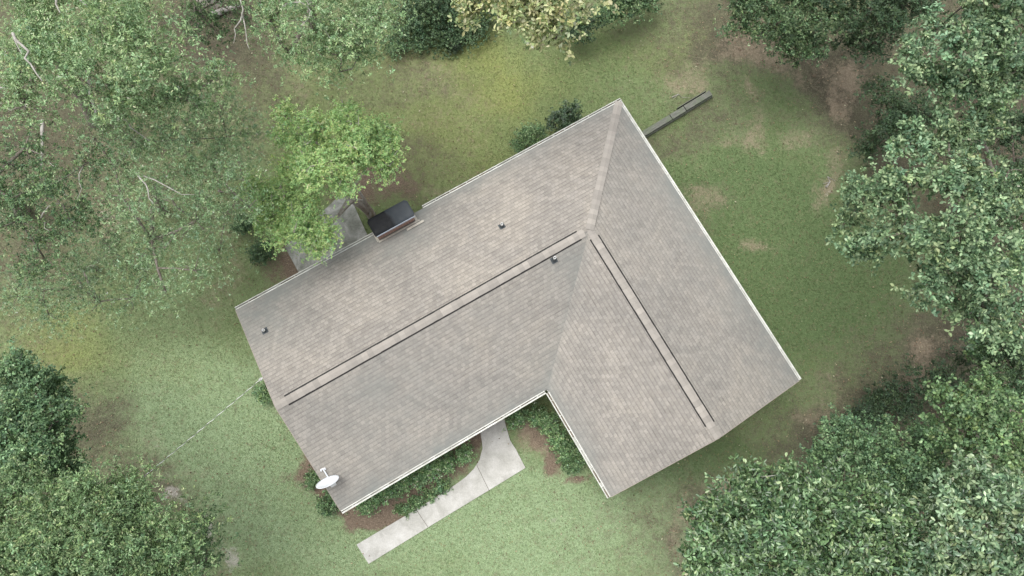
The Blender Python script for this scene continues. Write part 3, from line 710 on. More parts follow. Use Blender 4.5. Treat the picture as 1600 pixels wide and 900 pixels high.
# ------------------------------------------------------------------ vegetation
def leaf_mesh(C, Nrm, D, size, asp, cols, fold=.18, shape=6):
    """C centres, Nrm normals, D directions along leaf, size length; hexagonal folded leaves"""
    n = len(C)
    D = D - (D * Nrm).sum(1, keepdims=True) * Nrm; D /= np.linalg.norm(D, axis=1, keepdims=True) + 1e-9
    S = np.cross(Nrm, D); L = size[:, None]; Wd = (size * asp)[:, None]
    if shape == 6:
        base = C - D * L * .5; tip = C + D * L * .5 - Nrm * L * .08
        r1 = C + D * L * .02 + S * Wd * .5 + Nrm * Wd * fold; l1 = C + D * L * .02 - S * Wd * .5 + Nrm * Wd * fold
        r2 = C + D * L * .32 + S * Wd * .34 + Nrm * Wd * fold * .5; l2 = C + D * L * .32 - S * Wd * .34 + Nrm * Wd * fold * .5
        v = np.stack([base, r1, r2, tip, l2, l1], 1).reshape(-1, 3)
        k = np.arange(n)[:, None] * 6
        f = np.concatenate([k + np.array([[0, 1, 2, 3]]), k + np.array([[0, 3, 4, 5]])], 0)
        return v, f, np.repeat(cols, 6, 0)
    base = C - D * L * .5; tip = C + D * L * .5; r1 = C + S * Wd * .5 + Nrm * Wd * fold; l1 = C - S * Wd * .5
    v = np.stack([base, r1, tip, l1], 1).reshape(-1, 3); k = np.arange(n)[:, None] * 4
    return v, k + np.array([[0, 1, 2, 3]]), np.repeat(cols, 4, 0)
def unit(a): return a / (np.linalg.norm(a, axis=-1, keepdims=True) + 1e-9)

PAL = { # leaf reflectances: (rgb, weight)
 'pale':   [((.225,.345,.16),4),((.32,.45,.225),3.4),((.135,.22,.095),3),((.45,.54,.31),1.1)],
 'mid':    [((.10,.175,.075),4),((.165,.265,.115),3.2),((.052,.098,.042),3.4),((.31,.41,.22),1.2)],
 'bright': [((.28,.44,.165),4),((.35,.51,.205),3.4),((.22,.37,.13),2),((.43,.54,.20),1.2)],
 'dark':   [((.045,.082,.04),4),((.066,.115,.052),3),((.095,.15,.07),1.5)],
 'blue':   [((.11,.195,.09),4),((.17,.275,.13),3.2),((.055,.108,.05),3.6),((.26,.37,.20),1)],
 'oak':    [((.155,.245,.125),4),((.26,.365,.20),3.4),((.075,.135,.066),3.6),((.36,.46,.26),1.0)],
 'yellow': [((.42,.43,.22),4),((.30,.36,.15),3),((.52,.50,.30),2),((.16,.22,.09),2)],
 'maple':  [((.165,.28,.12),4),((.25,.385,.165),3),((.085,.155,.066),3.3),((.33,.44,.22),1.2)],
 'feather':[((.17,.275,.12),4),((.26,.375,.175),3),((.10,.17,.072),3),((.38,.46,.26),1)],
 'wisp':   [((.18,.285,.135),4),((.26,.375,.195),3),((.115,.19,.085),2.6),((.42,.50,.32),1.1)],
}
def pick(pal, n):
    cs_ = np.array([c for c, _ in PAL[pal]]); w_ = np.array([x for _, x in PAL[pal]], float); w_ /= w_.sum()
    return cs_[rng.choice(len(cs_), n, p=w_)]

def tree(label, base_px, lobes, pal, leaf=.11, asp=.45, dens=1.0, flat=.75, ctx='tree', bark=None, group=None, name=None,
         spray=.42, per=46, shell=.55, gloss=False, tilt=.55, trunk_r=.16, twigs=.5, mesh6=True, wild=.3, cat=None, droop=.0, visible_limbs=0, tone=1.0, trunk_top=.72, ros=7, loose=.25, limbs=(), fill=0.0, fan=.5, sub=6):
    """lobes: (px, py, radius_px, z of lobe centre)"""
    bx_, by_, _ = unproj(*base_px, 0); base = np.array([bx_, by_, 0.0])
    root = empty(name or ctx, tuple(base), label, cat or ctx, group)
    mat_leaf = M_leafgloss if gloss else M_leaf; bark = bark or M_bark
    LC = []
    for (x, y, r, z) in lobes:
        c_ = unproj(x, y, z); LC.append((c_, r / scale_at(z)))
    top = max(c_[2] for c_, r in LC); cen = np.mean([c_ for c_, r in LC], 0)
    tb = MB()
    fork = base * .55 + np.array([cen[0], cen[1], 0]) * .45; fork[2] = min(min(c_[2] for c_, r in LC) * trunk_top, top * .6)
    low = base + np.array([0, 0, -.1]); mid_ = (base + fork) / 2 + rng.normal(0, .05, 3); mid_[2] = fork[2] / 2
    tb.tube([low, base + np.array([0, 0, .12]), mid_, fork], [trunk_r * 1.45, trunk_r * 1.1, trunk_r * .95, trunk_r * .8], 10)
    if fill: LC.append((fork + np.array([0, 0, max(.6, .12 * top)]), fill * np.mean([r for c_, r in LC])))
    Cs, Ns, Ds, Cl, Sz = [], [], [], [], []
    LC2 = []
    # branch skeleton: every lobe grows from the nearest limb already there
    nodes = [(fork, trunk_r * .62)]
    for c_, r in sorted(LC, key=lambda t: np.linalg.norm(t[0] - fork)):
        endp = c_ - np.array([0, 0, .35 * r]); nd, nr_ = min(nodes, key=lambda q: np.linalg.norm(q[0] - endp))
        md = (nd + endp) / 2 + rng.normal(0, .1 * r, 3) - np.array([0, 0, .08 * r]); r1 = max(.02, nr_ * .62)
        tb.tube([nd, md, endp], [nr_ * .7, (nr_ * .7 + r1) / 2, r1], 7)
        nodes.append((md, (nr_ * .7 + r1) / 2)); nodes.append((endp, r1))
    LC1 = LC
    for c_, r in LC:
        if r > .55 and sub:
            for q in range(sub):
                an = q * 2.4 + rng.uniform(0, 1); rr_ = r * math.sqrt((q + .3) / sub) * .78
                LC2.append((c_ + np.array([math.cos(an) * rr_, math.sin(an) * rr_, rng.uniform(-.65, .5) * r - rr_ * .25]), r * rng.uniform(.30, .50) * (5 / sub) ** .3))
        else: LC2.append((c_, r))
    for (c_, r) in LC2:
        src, rs = min(nodes, key=lambda q: np.linalg.norm(q[0] - c_)); endp = c_ - np.array([0, 0, .2 * r]); rr = max(.012, rs * .5)
        tb.tube([src, (src + endp) / 2 + rng.normal(0, .06 * r, 3), endp], [rr, rr * .8, rr * .5], 5)
        ns = max(6, int(dens * 2.7 * math.pi * r * r / (.6 * leaf * leaf * asp) / per))
        d = rng.normal(0, 1, (ns, 3)); d[:, 2] = np.abs(d[:, 2]) * .9 - .28; d = unit(d)
        # lumpy outline
        a_ = np.arctan2(d[:, 1], d[:, 0]); ph = rng.uniform(0, 6.28, 4)
        lump = 1 + wild * (.5 * np.sin(2 * a_ + ph[0]) + .35 * np.sin(3 * a_ + ph[1]) + .4 * np.sin(5 * a_ + ph[2]) + .25 * np.sin(9 * a_ + ph[3]))
        rad = r * (shell + (1 - shell) * rng.random(ns) ** .6) * lump * rng.uniform(.85, 1.1, ns)
        sc_ = c_ + d * rad[:, None] * np.array([1, 1, flat])
        sc_[:, 2] = np.maximum(sc_[:, 2], .15)
        nt_ = int(min(ns, 24) * twigs)
        for i in range(nt_):
            m1 = endp + (sc_[i] - endp) * .5 + rng.normal(0, .08 * r, 3)
            tw = max(.005, rr * .3)
            tb.tube([endp, m1, sc_[i]], [tw * 1.2, tw * .8, .006], 4, cap=False)
        if visible_limbs:
            for i in range(visible_limbs):
                t0 = c_ + rng.normal(0, .25 * r, 3); t0[2] = c_[2] + r * flat * .5
                an = rng.uniform(0, 6.28); dd = np.array([math.cos(an), math.sin(an), .15])
                p1 = t0 + dd * r * .4 + rng.normal(0, .06, 3); p2 = p1 + dd * r * .35 + rng.normal(0, .14, 3); p3 = p1 + np.array([-dd[1], dd[0], .2]) * r * .3
                tb.tube([endp, t0, p1, p2], [rr * .5, .022, .016, .006], 5, cap=False); tb.tube([p1, p3], [.015, .005], 4, cap=False)
        npl = np.maximum(4, (per * rng.uniform(.45, 1.5, ns)).astype(int)); tot = int(npl.sum())
        idx = np.repeat(np.arange(ns), npl); out = unit(d)
        # leaves sit in whorls round twig tips
        nw = max(1, tot // ros); widx = idx[rng.integers(0, tot, nw)]
        wc = sc_[widx] + out[widx] * (rng.normal(0, 1, nw) * spray * fan)[:, None] * np.array([1, 1, .45]) + rng.normal(0, 1, (nw, 3)) * spray * np.array([.4, .4, .3])
        wc[:, 2] -= np.linalg.norm(wc[:, :2] - sc_[widx][:, :2], axis=1) * (.25 + droop)
        wc[:, 2] = np.maximum(wc[:, 2], .07)
        wn = unit(np.array([0, 0, 1.0]) + rng.normal(0, tilt, (nw, 3)) + out[widx] * .4); wn[wn[:, 2] < 0] *= -1
        k = rng.integers(0, nw, tot); idx = widx[k]
        dr = rng.normal(0, 1, (tot, 3)); dr = unit(dr - (dr * wn[k]).sum(1, keepdims=True) * wn[k]); dr = unit(dr + wn[k] * rng.normal(.1, .3, (tot, 1)) + out[idx] * .25)
        pts_ = wc[k] + dr * leaf * .62 + rng.normal(0, leaf * loose, (tot, 3))
        pts_[:, 2] = np.maximum(pts_[:, 2], .06 + rng.random(tot) * .05)
        nr = unit(wn[k] - dr * .25 + rng.normal(0, .28, (tot, 3))); nr[nr[:, 2] < 0] *= -1
        sprc = rng.normal(1, .12, ns); wv_ = rng.normal(1, .16, nw)
        hue = rng.normal(0, .05, ns)
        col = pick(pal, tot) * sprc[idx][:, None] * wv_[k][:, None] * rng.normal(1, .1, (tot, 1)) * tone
        col[:, 0] *= 1 + hue[idx]; col[:, 2] *= 1 - hue[idx]
        Cs.append(pts_); Ns.append(nr); Ds.append(dr); Cl.append(np.clip(col, .01, .6)); Sz.append(leaf * rng.uniform(.6, 1.3, tot))
    for pts_l, z_, r_l in limbs:        # bare pale limbs that show among the leaves
        lb = MB(); za, zb = z_ if isinstance(z_, tuple) else (z_, z_ + .3); m_ = len(pts_l); P = [unproj(x, y, za + (zb - za) * q / (m_ - 1)) for q, (x, y) in enumerate(pts_l)]
        P = [P[0]] + [x for q in range(1, m_) for x in ((P[q-1] + P[q]) / 2 + rng.normal(0, .05, 3), P[q])]; m_ = len(P); lb.tube(P, [r_l * .6 * (1 - .75 * q / (m_ - 1)) for q in range(m_)], 6); lb.build('bare_limb', M_barkpale, root, tuple(base), smooth=True)
    C_, N_, D_, K_, S_ = map(np.concatenate, (Cs, Ns, Ds, Cl, Sz))
    v, f, c7 = leaf_mesh(C_, N_, D_, S_, asp, K_, shape=6 if mesh6 else 4)
    tb.build('stem' if ctx in ('shrub', 'bush') else 'trunk', bark, root, tuple(base), smooth=True)
    link('foliage' if ctx in ('shrub', 'bush') else 'crown', v, f, mat_leaf, root, tuple(base), colors=c7)
    tree.count += len(C_)
    return root
tree.count = 0

# --- the light green tree by the patio
tree('bright light green tree with forked trunk beside the chimney and patio', (580, 336),
     [(478,205,46,5.6),(556,210,54,6.2),(520,262,50,6.4),(588,245,38,5.6),(440,300,46,5.2),(455,345,48,5.0),(500,360,26,4.4),(470,250,38,5.9),(420,335,28,4.6),(540,180,30,5.4),(600,215,24,5.3),(445,180,18,5.0),(492,378,24,4.4),(608,240,28,5.4),(400,300,22,4.6)],
     'bright', leaf=.066, asp=.5, dens=2.0, spray=.28, per=46, trunk_r=.15, twigs=.25, wild=.26, visible_limbs=1, trunk_top=.45, bark=M_trunk, limbs=[([(580,337),(572,318),(562,300),(552,284)],(0.2,5.0),.16),([(574,322),(556,312),(536,303),(520,296)],(1.4,4.6),.12)], tone=1.15, sub=5)
# --- upper left
G_L = 'trees along the left edge of the lawn'
tree('tall pale green tree filling the upper left corner', (150, 190),
     [(50,40,70,11),(140,40,70,12),(110,110,62,11),(215,85,62,11.5),(200,20,55,11),(285,150,46,10),(235,150,40,10),(20,110,40,10),(180,150,46,10.2),(70,-40,80,11),(180,-60,70,11),(330,120,34,9.5),(30,160,36,9.5)],
     'pale', leaf=.085, asp=.36, dens=1.15, spray=.42, per=34, bark=M_bark, trunk_r=.26, twigs=.25, wild=.5, visible_limbs=0, group=G_L, limbs=[([(20,52),(45,80),(48,100),(66,126)],11.4,.07),([(22,60),(34,85)],11.3,.04),([(140,85),(142,150),(148,188)],9.0,.13),([(88,-5),(94,20)],11.4,.06),([(125,0),(155,22)],11.6,.04)], fill=1, fan=.8)
tree('thin open tree with bare white twigs showing, below the pale green corner tree', (255, 330),
     [(200,215,60,8.5),(290,215,60,8.5),(250,290,62,8.5),(330,260,48,8),(180,300,55,8),(300,340,46,7.6),(350,210,34,7.4),(230,370,45,7),(330,160,40,8),(385,320,30,7),(390,205,28,7),(300,420,34,7),(255,455,26,6.4),(140,210,40,8.4)],
     'wisp', leaf=.07, asp=.34, dens=.6, spray=.5, per=26, bark=M_bark, trunk_r=.16, twigs=.3, wild=.5, visible_limbs=0, mesh6=False, group=G_L, limbs=[([(213,270),(228,288),(233,310),(238,318)],8.6,.05),([(225,275),(262,292),(304,304)],8.6,.04),([(180,165),(205,200),(236,222)],8.6,.05),([(190,205),(215,225)],8.4,.03),([(285,150),(312,141),(336,140)],8.6,.035),([(242,195),(258,206)],8.4,.03),([(130,260),(124,285),(120,312)],8,.03)], fan=.9, shell=.35)
tree('green tree with pale crooked limbs at the left edge, above the yellowed grass', (40, 330),
     [(30,225,45,8),(60,290,50,8),(20,340,40,7.5),(100,340,50,7.5),(60,400,46,6.5),(-30,280,60,8),(130,250,36,8)],
     'mid', leaf=.085, asp=.4, dens=.8, spray=.45, per=32, bark=M_bark, trunk_r=.2, twigs=.25, wild=.5, visible_limbs=0, mesh6=False, group=G_L, limbs=[([(-15,130),(18,140),(42,133)],8.6,.05),([(-10,155),(15,172),(40,173)],8.5,.04),([(64,340),(76,322),(94,320)],7.4,.04),([(70,345),(76,360)],7.2,.03),([(66,188),(64,280)],6,.11)], fan=.8, shell=.4)
tree('sparse low tree with small leaves spread thinly over the left lawn', (150, 420),
     [(110,430,52,5),(170,390,48,5.5),(60,450,40,4.5),(220,420,38,4.6),(150,470,26,3.8),(20,460,35,4.2),(250,370,30,5),(70,490,30,4),(200,465,28,4)],
     'wisp', leaf=.065, asp=.36, dens=.55, spray=.5, per=24, bark=M_bark, trunk_r=.11, twigs=.25, wild=.5, visible_limbs=0, mesh6=False, group=G_L, limbs=[([(78,285),(96,300),(112,309)],5.6,.05),([(76,253),(104,267)],5.6,.03),([(222,396),(236,406)],5,.02)], fan=.9, shell=.35)
tree('wispy sapling with few leaves between the open tree and the patio tree', (345, 300),
     [(370,250,30,3.6),(350,330,30,3.4),(380,300,26,3.2),(340,390,24,3.0)],
     'wisp', leaf=.065, asp=.36, dens=.45, spray=.4, per=20, trunk_r=.05, twigs=.3, mesh6=False, bark=M_bark, wild=.4, fan=.9)
# --- top centre
tree('light green tree with bare grey limbs at the top edge, left of the ivy', (490, 40),
     [(420,25,40,9),(480,20,48,10),(545,30,52,10),(590,15,34,9.5),(500,75,42,9),(560,80,30,8.5),(450,80,26,8),(490,-50,70,10),(590,-40,60,9),(600,60,14,7.6),(530,110,16,7.6)],
     'pale', leaf=.08, asp=.4, dens=.95, spray=.45, per=30, bark=M_bark, trunk_r=.2, twigs=.25, wild=.5, visible_limbs=0, tone=1.0, limbs=[([(372,-5),(380,15),(366,45),(365,68)],9,.05),([(378,20),(384,48),(390,78)],9,.04),([(440,12),(460,4),(480,10),(488,28)],10,.05),([(476,-5),(484,25),(470,40)],10,.06),([(500,45),(516,60)],9.6,.03)], fan=.75)
tree('shadowed green tree at the top edge beside the grey log', (320, -10),
     [(330,40,36,7),(300,10,40,7.5),(380,20,30,7),(345,-50,70,8)],
     'mid', leaf=.085, asp=.4, dens=.7, spray=.42, per=24, bark=M_bark, trunk_r=.14, twigs=.25, wild=.3, visible_limbs=1, mesh6=False)
tree('yellow green tree with cream tinged leaf clusters at the top edge', (815, -60),
     [(745,-5,34,9),(800,10,38,9.5),(855,20,38,9.5),(868,58,19,8.6),(910,10,30,9),(830,-50,60,10),(900,-60,60,9.5)],
     'yellow', leaf=.15, asp=.5, dens=.95, spray=.36, per=34, trunk_r=.18, twigs=.3, wild=.3)
for px_, py_, r_, z_, lab, pal_ in ((905,42,30,2.6,'small dark bush under the yellow green tree','dark'), (970,8,34,3.0,'rounded dark green bush at the top edge right of the yellow green tree','mid'),
                              (1010,-5,24,2.4,'small green bush at the top edge, rightmost of the pair','mid')):
    tree(lab, (px_, py_ + 6), [(px_, py_, r_, z_ * .6), (px_ - r_ * .6, py_ + 5, r_ * .6, z_ * .45), (px_ + r_ * .6, py_ - 4, r_ * .6, z_ * .5)], pal_, leaf=.1, asp=.45, dens=1.3, spray=.3, per=34, ctx='bush', trunk_r=.05, twigs=.3, wild=.2)
# ivy thicket
tree('low dark blue green thicket in the shade at the top edge', (690, 40),
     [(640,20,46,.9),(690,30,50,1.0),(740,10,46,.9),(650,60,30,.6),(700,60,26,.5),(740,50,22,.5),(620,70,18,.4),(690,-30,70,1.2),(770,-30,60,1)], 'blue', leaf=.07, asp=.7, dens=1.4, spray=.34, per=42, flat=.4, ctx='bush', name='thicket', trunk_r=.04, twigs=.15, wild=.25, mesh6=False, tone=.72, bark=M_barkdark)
tree('tiny dark bare shrublet standing in the lawn below the thicket', (711, 76), [(711,72,7,.35)], 'dark', leaf=.07, asp=.3, dens=6, spray=.14, per=16, ctx='shrub', trunk_r=.02, twigs=.8, tone=.5)
# --- top right
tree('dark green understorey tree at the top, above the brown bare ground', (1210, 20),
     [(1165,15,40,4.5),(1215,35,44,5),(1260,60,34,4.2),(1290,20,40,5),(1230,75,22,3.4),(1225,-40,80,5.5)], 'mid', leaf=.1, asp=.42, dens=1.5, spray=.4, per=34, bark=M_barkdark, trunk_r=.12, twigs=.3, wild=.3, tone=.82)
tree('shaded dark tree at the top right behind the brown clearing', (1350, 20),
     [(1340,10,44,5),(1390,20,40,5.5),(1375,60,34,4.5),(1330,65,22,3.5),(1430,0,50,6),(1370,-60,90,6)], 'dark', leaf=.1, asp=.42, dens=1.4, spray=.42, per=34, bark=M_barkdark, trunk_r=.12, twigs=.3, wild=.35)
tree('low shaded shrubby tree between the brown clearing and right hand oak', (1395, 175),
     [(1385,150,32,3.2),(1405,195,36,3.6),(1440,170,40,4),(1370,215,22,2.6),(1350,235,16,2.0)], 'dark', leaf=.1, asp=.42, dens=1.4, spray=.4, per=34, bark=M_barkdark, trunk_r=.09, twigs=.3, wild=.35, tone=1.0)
G_R = 'tall oaks along the right edge'
tree('tall grey green oak in the upper right corner', (1500, 110),
     [(1445,95,42,11),(1500,70,46,11.5),(1560,60,56,12),(1590,20,50,12),(1485,130,38,10.5),(1540,120,40,11),(1470,40,26,10),(1530,15,40,11.5),(1610,100,50,11.5),(1430,70,20,10),(1590,-40,80,12)],
     'oak', leaf=.115, asp=.55, dens=1.7, spray=.3, per=34, trunk_r=.24, twigs=.3, wild=.45, visible_limbs=0, group=G_R, ros=8, fill=1.3, flat=.9)
tree('large grey green oak on the right edge, crown overhanging the lawn', (1490, 330),
     [(1490,200,44,10.5),(1435,215,40,10),(1385,290,44,10),(1325,300,26,9),(1320,350,22,8.6),(1450,275,56,11),(1520,270,50,11),(1570,330,50,11.5),(1420,360,54,10.5),(1495,370,62,12),(1555,420,56,11.5),(1470,440,50,11),
      (1500,490,30,10),(1540,480,34,10.5),(1590,500,44,10),(1350,380,34,9),(1540,195,36,10),(1610,400,50,11)],
     'oak', leaf=.115, asp=.55, dens=1.7, spray=.3, per=34, trunk_r=.3, twigs=.3, wild=.45, visible_limbs=0, group=G_R, tone=1.0, ros=8, fill=1.3, flat=.9)
tree('dark leaved tree added to darken the gaps at the right edge, behind the large oak', (1590, 250),  # added dark leaves stand in for deep shade between crowns
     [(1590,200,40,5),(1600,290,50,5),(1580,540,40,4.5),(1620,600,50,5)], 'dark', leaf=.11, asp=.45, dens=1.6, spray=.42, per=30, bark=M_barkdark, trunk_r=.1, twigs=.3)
# --- bottom right
G_B = 'trees massed in the lower right corner'
tree('bright green maple like tree at right edge of the lower right group', (1530, 680),
     [(1490,625,36,9),(1540,620,40,9.5),(1590,640,44,9.5),(1520,670,46,9),(1570,700,50,9.5),(1480,680,30,8),(1610,720,50,9),(1585,120,46,4),(1560,180,30,3.6),(1600,400,50,5),(1560,560,30,4),(1530,540,24,3)],
     'maple', leaf=.095, asp=.7, dens=1.6, spray=.3, per=38, trunk_r=.2, twigs=.25, wild=.3, group=G_B, fill=1.2, tone=.8)
tree('blue green small leaved tree in the middle of the lower right group', (1400, 730),
     [(1330,700,44,6.5),(1380,700,44,7),(1425,740,50,7.5),(1460,710,40,7),(1390,760,50,7.5),(1300,720,30,6),(1470,770,40,7),(1325,670,24,5.4),(1440,690,30,5)],
     'blue', leaf=.08, asp=.6, dens=2.0, spray=.3, per=40, trunk_r=.17, twigs=.25, wild=.4, group=G_B, tone=1.0, fill=1)
tree('low dark bush in shade at the lawn edge above the lower right trees', (1400, 610),
     [(1400,620,42,1.5),(1440,600,34,1.6),(1360,640,36,1.2),(1480,590,34,2.0),(1500,560,20,1.8)], 'dark', leaf=.09, asp=.45, dens=1.0, spray=.36, per=34, ctx='bush', trunk_r=.05, flat=.5, twigs=.2, wild=.3, tone=.9)
tree('dark glossy large leaved tree nearest the lawn in the lower right group', (1190, 850),
     [(1110,815,40,7.5),(1150,790,42,8),(1185,760,36,8),(1230,755,40,8.5),(1140,860,50,8.5),(1200,830,56,9.5),(1100,880,34,7.5),(1170,910,60,9),(1250,800,50,9.5),(1290,760,36,8.5),(1250,880,56,9.5),(1165,745,18,7)],
     'mid', leaf=.14, asp=.46, dens=1.9, spray=.3, per=32, gloss=True, trunk_r=.22, twigs=.3, wild=.35, tone=1.0, group=G_B, ros=7, limbs=[([(1190,745),(1215,742)],9.4,.02),([(1340,835),(1365,845)],9.6,.02)], fill=1.2, flat=.95)
tree('glossy large leaved tree with brown tinged tips at bottom edge of the lower right group', (1360, 860),
     [(1310,820,50,9.5),(1360,800,46,9.5),(1330,870,56,10),(1400,840,52,10),(1420,890,56,10),(1350,930,60,10),(1300,900,40,9)],
     'mid', leaf=.135, asp=.46, dens=1.9, spray=.3, per=32, gloss=True, trunk_r=.24, twigs=.3, wild=.35, tone=1.0, group=G_B, ros=7, fill=1.2, flat=.95)
tree('pale grey green broad leaved tree in the lower right corner', (1540, 820),
     [(1480,800,48,10),(1540,770,52,10.5),(1590,790,50,10.5),(1500,860,56,11),(1560,850,56,11),(1480,910,50,10.5),(1570,910,60,11),(1610,860,50,11),(1540,740,24,9.6)],
     'oak', leaf=.14, asp=.5, dens=1.8, spray=.3, per=32, gloss=True, trunk_r=.26, twigs=.3, wild=.35, group=G_B, tone=.92, visible_limbs=0, ros=7, fill=1.2, flat=.95)
# --- bottom left
tree('blue green tree with dense rounded clumps on the left edge', (45, 690),
     [(20,590,40,5.5),(60,610,34,5),(30,650,44,7),(75,660,36,7),(40,710,46,7.5),(95,705,30,6),(-20,680,60,7.5),(90,620,22,4),(20,570,26,3.5),(100,740,26,6)],
     'blue', leaf=.08, asp=.6, dens=2.0, spray=.3, per=40, trunk_r=.17, twigs=.2, wild=.35, tone=1.05)
tree('feathery yellow green tree covering the lower left corner', (140, 850),
     [(20,760,46,8),(80,790,52,8.5),(140,790,50,8.5),(190,800,50,8),(60,860,60,9),(130,860,60,9),(200,870,56,8.5),(255,850,46,8),(10,900,70,9),(110,930,70,9),(230,920,50,8),(195,755,24,7),(-40,820,70,8.5)],
     'feather', leaf=.08, asp=.36, dens=2.0, spray=.36, per=42, trunk_r=.22, twigs=.3, wild=.45, visible_limbs=0, fill=1.2, fan=.75)
tree('small open tree at right end of lower left trees, by the pale bare soil', (300, 860),
     [(290,840,34,5.5),(315,815,26,5),(320,870,30,5),(290,890,34,5.5),(300,925,30,4.8)],
     'mid', leaf=.085, asp=.38, dens=.75, spray=.38, per=30, trunk_r=.1, twigs=.5, wild=.35, mesh6=False, tone=1.1, fan=.8)

# --- shrubs round the house
def shrub(label, px_, py_, r_, h, pal_='mid', group=None, leaf=.07, dens=3.0, gloss=False, tone=1.0):
    tree(label, (px_, py_), [(px_, py_, r_, h * .5), (px_ + r_ * .35, py_ - r_ * .2, r_ * .7, h * .55), (px_ - r_ * .35, py_ + r_ * .25, r_ * .7, h * .5)], pal_, leaf=leaf, asp=.5, dens=dens * .55, spray=.17, per=20,
         ctx='shrub', trunk_r=.03, twigs=.3, wild=.15, gloss=gloss, tone=tone, flat=.85, mesh6=gloss, group=group, shell=.6)
shrub('round dark glossy shrub against the back eave near the roof corner', 880, 184, 27, 2.0, 'dark', leaf=.08, dens=2.4, gloss=True, tone=1.1)
shrub('lighter green shrub against the back eave, left of the round dark one', 826, 214, 26, 1.4, 'mid', leaf=.06, dens=2.4, tone=1.15)
shrub('dark shrub under the left side of the bright patio tree', 408, 392, 17, 1.0, 'dark', tone=1.3)
shrub('small dark shrub at the lawn edge beside the bright patio tree', 380, 350, 15, 1.0, 'dark', tone=1.3)
shrub('bright green shrub in the narrow bed under the left gable', 412, 614, 13, .8, 'mid', tone=1.3)
G_F = 'low shrubs in the left gable bed'
shrub('low green shrub in straw beside the satellite dish, upper one', 493, 748, 13, .6, 'mid', group=G_F, tone=1.0)
shrub('low green shrub in straw at the lower left roof corner', 516, 786, 17, .7, 'mid', group=G_F, tone=1.0)
G_H = 'foundation shrubs in the front bed'
ords = ['first', 'second', 'third', 'fourth', 'fifth', 'sixth', 'seventh', 'eighth', 'ninth']
for i in range(8):
    s = i / 7; x = 572 + (722 - 572) * s; y = 785 + (708 - 785) * s
    shrub('foundation shrub between front eave and walkway, %s from the left' % ords[i], x + rng.uniform(-3, 3), y + rng.uniform(-3, 3), rng.uniform(12, 15), .65 + .15 * (i % 3), 'mid', G_H, tone=[1.6, 1.9, 1.4, 1.8, 1.5, 1.9, 1.7, 1.8][i])
G_W = 'low ground plants along the walkway bed'
for i in range(4):
    s = i / 3; x = 630 + 62 * s; y = 797 - 38 * s
    shrub('small low plant at the walkway edge, %s from the left' % ords[i], x, y, 9, .25, 'mid', G_W, tone=1.25)
G_E = 'shrubs in the inner corner bed'
for i, (x, y, r_, h, t_) in enumerate(((806,652,14,.6,1.0),(838,650,13,.6,.9),(858,662,14,.7,.9),(872,685,13,.8,1.0),(886,705,15,.9,.75),(896,722,14,.8,.7))):
    shrub('shrub in the inner corner bed along the eaves, %s from the walkway' % ords[i], x, y, r_, h, 'mid', G_E, tone=t_ * 1.6)

# ------------------------------------------------------------------ lawn blades, fallen leaves, sticks
def lawn():
    n = 760000
    PX = rng.uniform(-260, 1860, n); PY = rng.uniform(-180, 1180, n); edge = np.maximum(np.maximum(-PX, PX - 1600) / 260, np.maximum(-PY / 180, (PY - 900) / 280)); x, y = unproj_np(PX, PY, 0.0)
    mk = masks(x, y); keep = rng.random(n) < np.clip(1.1 - 1.0 * mk[0] - .8 * mk[1] - 1.2 * mk[2] - 1.3 * mk[5], .0, 1) * np.clip(1.1 - np.maximum(edge, 0), 0, 1)
    # not where the house and paving are
    dx, dy = x - HX, y - HY; a = dx * U[0] + dy * U[1]; b_ = dx * V[0] + dy * V[1]
    ins = ((a > .5) & (a < L1 - .3) & (b_ > .5) & (b_ < W - .5)) | ((a > .5) & (a < W2 - .5) & (b_ > .5) & (b_ < L2 - .3))
    keep &= ~ins
    def inpoly(poly):
        c_ = np.zeros(n, bool); P = poly; j = len(P) - 1
        for i in range(len(P)):
            xi, yi = P[i]; xj, yj = P[j]
            c_ ^= ((yi > PY) != (yj > PY)) & (PX < (xj - xi) * (PY - yi) / (yj - yi + 1e-9) + xi); j = i
        return c_
    PX = PX + rng.normal(0, 1.6, n); PY = PY + rng.normal(0, 1.6, n)
    keep &= ~inpoly(walk_px) & ~inpoly([(445,386),(530,306),(545,303),(582,385),(480,450)])
    x, y = x[keep], y[keep]; mk = [q[keep] for q in mk]; n = len(x)
    C_ = np.stack([x, y, rng.uniform(.015, .035, n)], -1)
    nr = unit(np.array([0, 0, 1.0]) + rng.normal(0, .55, (n, 3))); nr[nr[:, 2] < 0] *= -1
    d = rng.normal(0, 1, (n, 3)); base = np.array([.165, .224, .105])
    col = np.tile(base, (n, 1))
    col += (np.array([.258, .338, .19]) - col) * np.clip(mk[4] * .8, 0, 1)[:, None]
    col += (np.array([.245, .265, .085]) - col) * np.clip(mk[3] * .5, 0, 1)[:, None]
    col += (np.array([.114, .165, .07]) - col) * np.clip(mk[6] * .8, 0, 1)[:, None]  # blades carry the same deep green and painted shade
    dry = rng.random(n) < .1; col[dry] = np.array([.27, .22, .13])
    col *= rng.normal(1, .2, (n, 1)); col = np.clip(col, .015, .6)
    v, f, c7 = leaf_mesh(C_, nr, d, rng.uniform(.04, .09, n), .26, col, shape=4)
    v[:, 2] = np.maximum(v[:, 2], .005)
    o = link('lawn_grass', v, f, M_blade, colors=c7); tag(o, 'short mown grass blades covering the lawn round the house', 'grass', kind='stuff')
lawn()
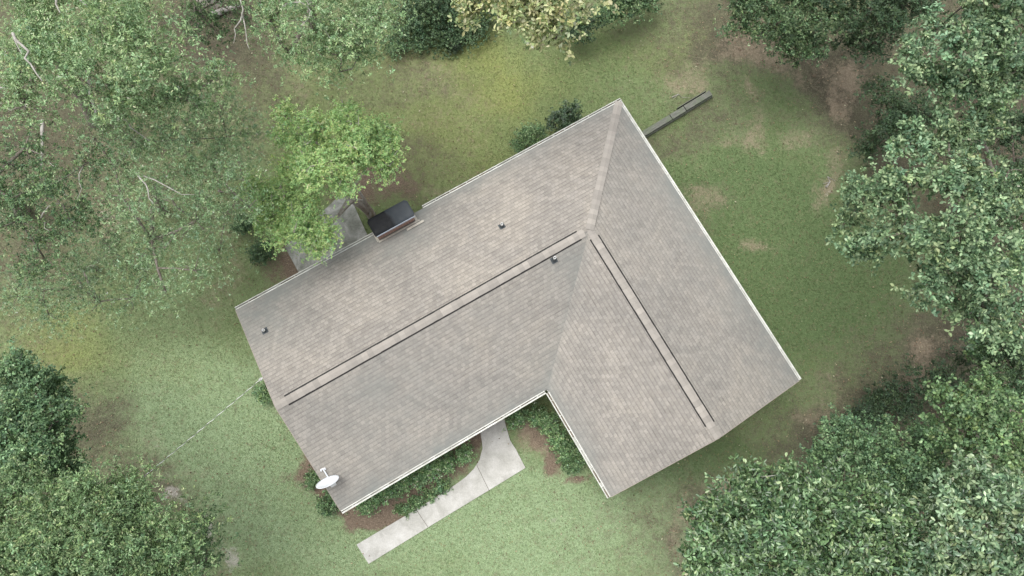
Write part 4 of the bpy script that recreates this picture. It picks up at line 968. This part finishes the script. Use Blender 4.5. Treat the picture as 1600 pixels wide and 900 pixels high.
def litter():
    n = 20000
    PX = rng.uniform(-40, 1640, n); PY = rng.uniform(-40, 940, n); x, y = unproj_np(PX, PY, 0.0)
    mk = masks(x, y); keep = rng.random(n) < np.clip(.05 + .8 * mk[0] + .15 * mk[1] + .25 * mk[5], 0, 1)
    dx, dy = x - HX, y - HY; a = dx * U[0] + dy * U[1]; b_ = dx * V[0] + dy * V[1]
    keep &= ~(((a > .3) & (a < L1) & (b_ > .3) & (b_ < W)) | ((a > .3) & (a < W2) & (b_ > .3) & (b_ < L2)))
    x, y = x[keep], y[keep]; n = len(x)
    C_ = np.stack([x, y, rng.uniform(.03, .07, n)], -1)
    nr = unit(np.array([0, 0, 1.0]) + rng.normal(0, .3, (n, 3))); d = rng.normal(0, 1, (n, 3))
    cs_ = np.array([(.28, .2, .13), (.17, .11, .075), (.38, .31, .2), (.45, .42, .3), (.11, .075, .05)]); col = cs_[rng.choice(5, n, p=[.28, .36, .10, .04, .22])] * rng.normal(1, .12, (n, 1))
    v, f, c7 = leaf_mesh(C_, nr, d, rng.uniform(.04, .09, n), .5, np.clip(col, .02, .8), shape=6)
    tag(link('leaf_litter', v, f, M_litter, colors=c7), 'dry fallen leaves scattered over lawn and under trees', 'fallen leaves', kind='stuff')
litter()
def stick(label, pts_px, r0, z=.05, mat=M_barkpale, nm='stick', cat='stick', group=None, forks=0):
    P = [Vector(unproj(x, y, z)) for x, y in pts_px]
    root_p = P[0].copy(); root_p.z = 0
    mb = MB(); n = len(P); mb.tube(P, [r0 * (1 - .6 * i / (n - 1)) for i in range(n)], 7)
    for i in range(forks):
        q = P[1 + i % (n - 1)]; an = rng.uniform(0, 6.28); mb.tube([q, q + Vector((math.cos(an), math.sin(an), .1)) * .35], [r0 * .5, r0 * .2], 5)
    o = mb.build(nm, mat, None, tuple(root_p), smooth=True); o.location = root_p; tag(o, label, cat, group)
stick('grey weathered fallen log at the top edge among the trees', [(332,24),(352,15),(376,8)], .16, .16, M_log, 'fallen_log', 'log')
stick('pale forked stick lying on the lawn left of the bright patio tree', [(398,207),(404,211),(408,206)], .02)
stick('white broken stick on bare soil under the right hand oak', [(1290,292),(1297,284),(1293,276)], .03, forks=3)
stick('thin white twig on the bare patch beside the timber wall', [(1050,152),(1060,147),(1066,152)], .02, forks=2)
stick('small pale stick on the grass at the left edge of the yellow patch', [(137,473),(146,472),(153,475)], .015)
print('leaves', tree.count)
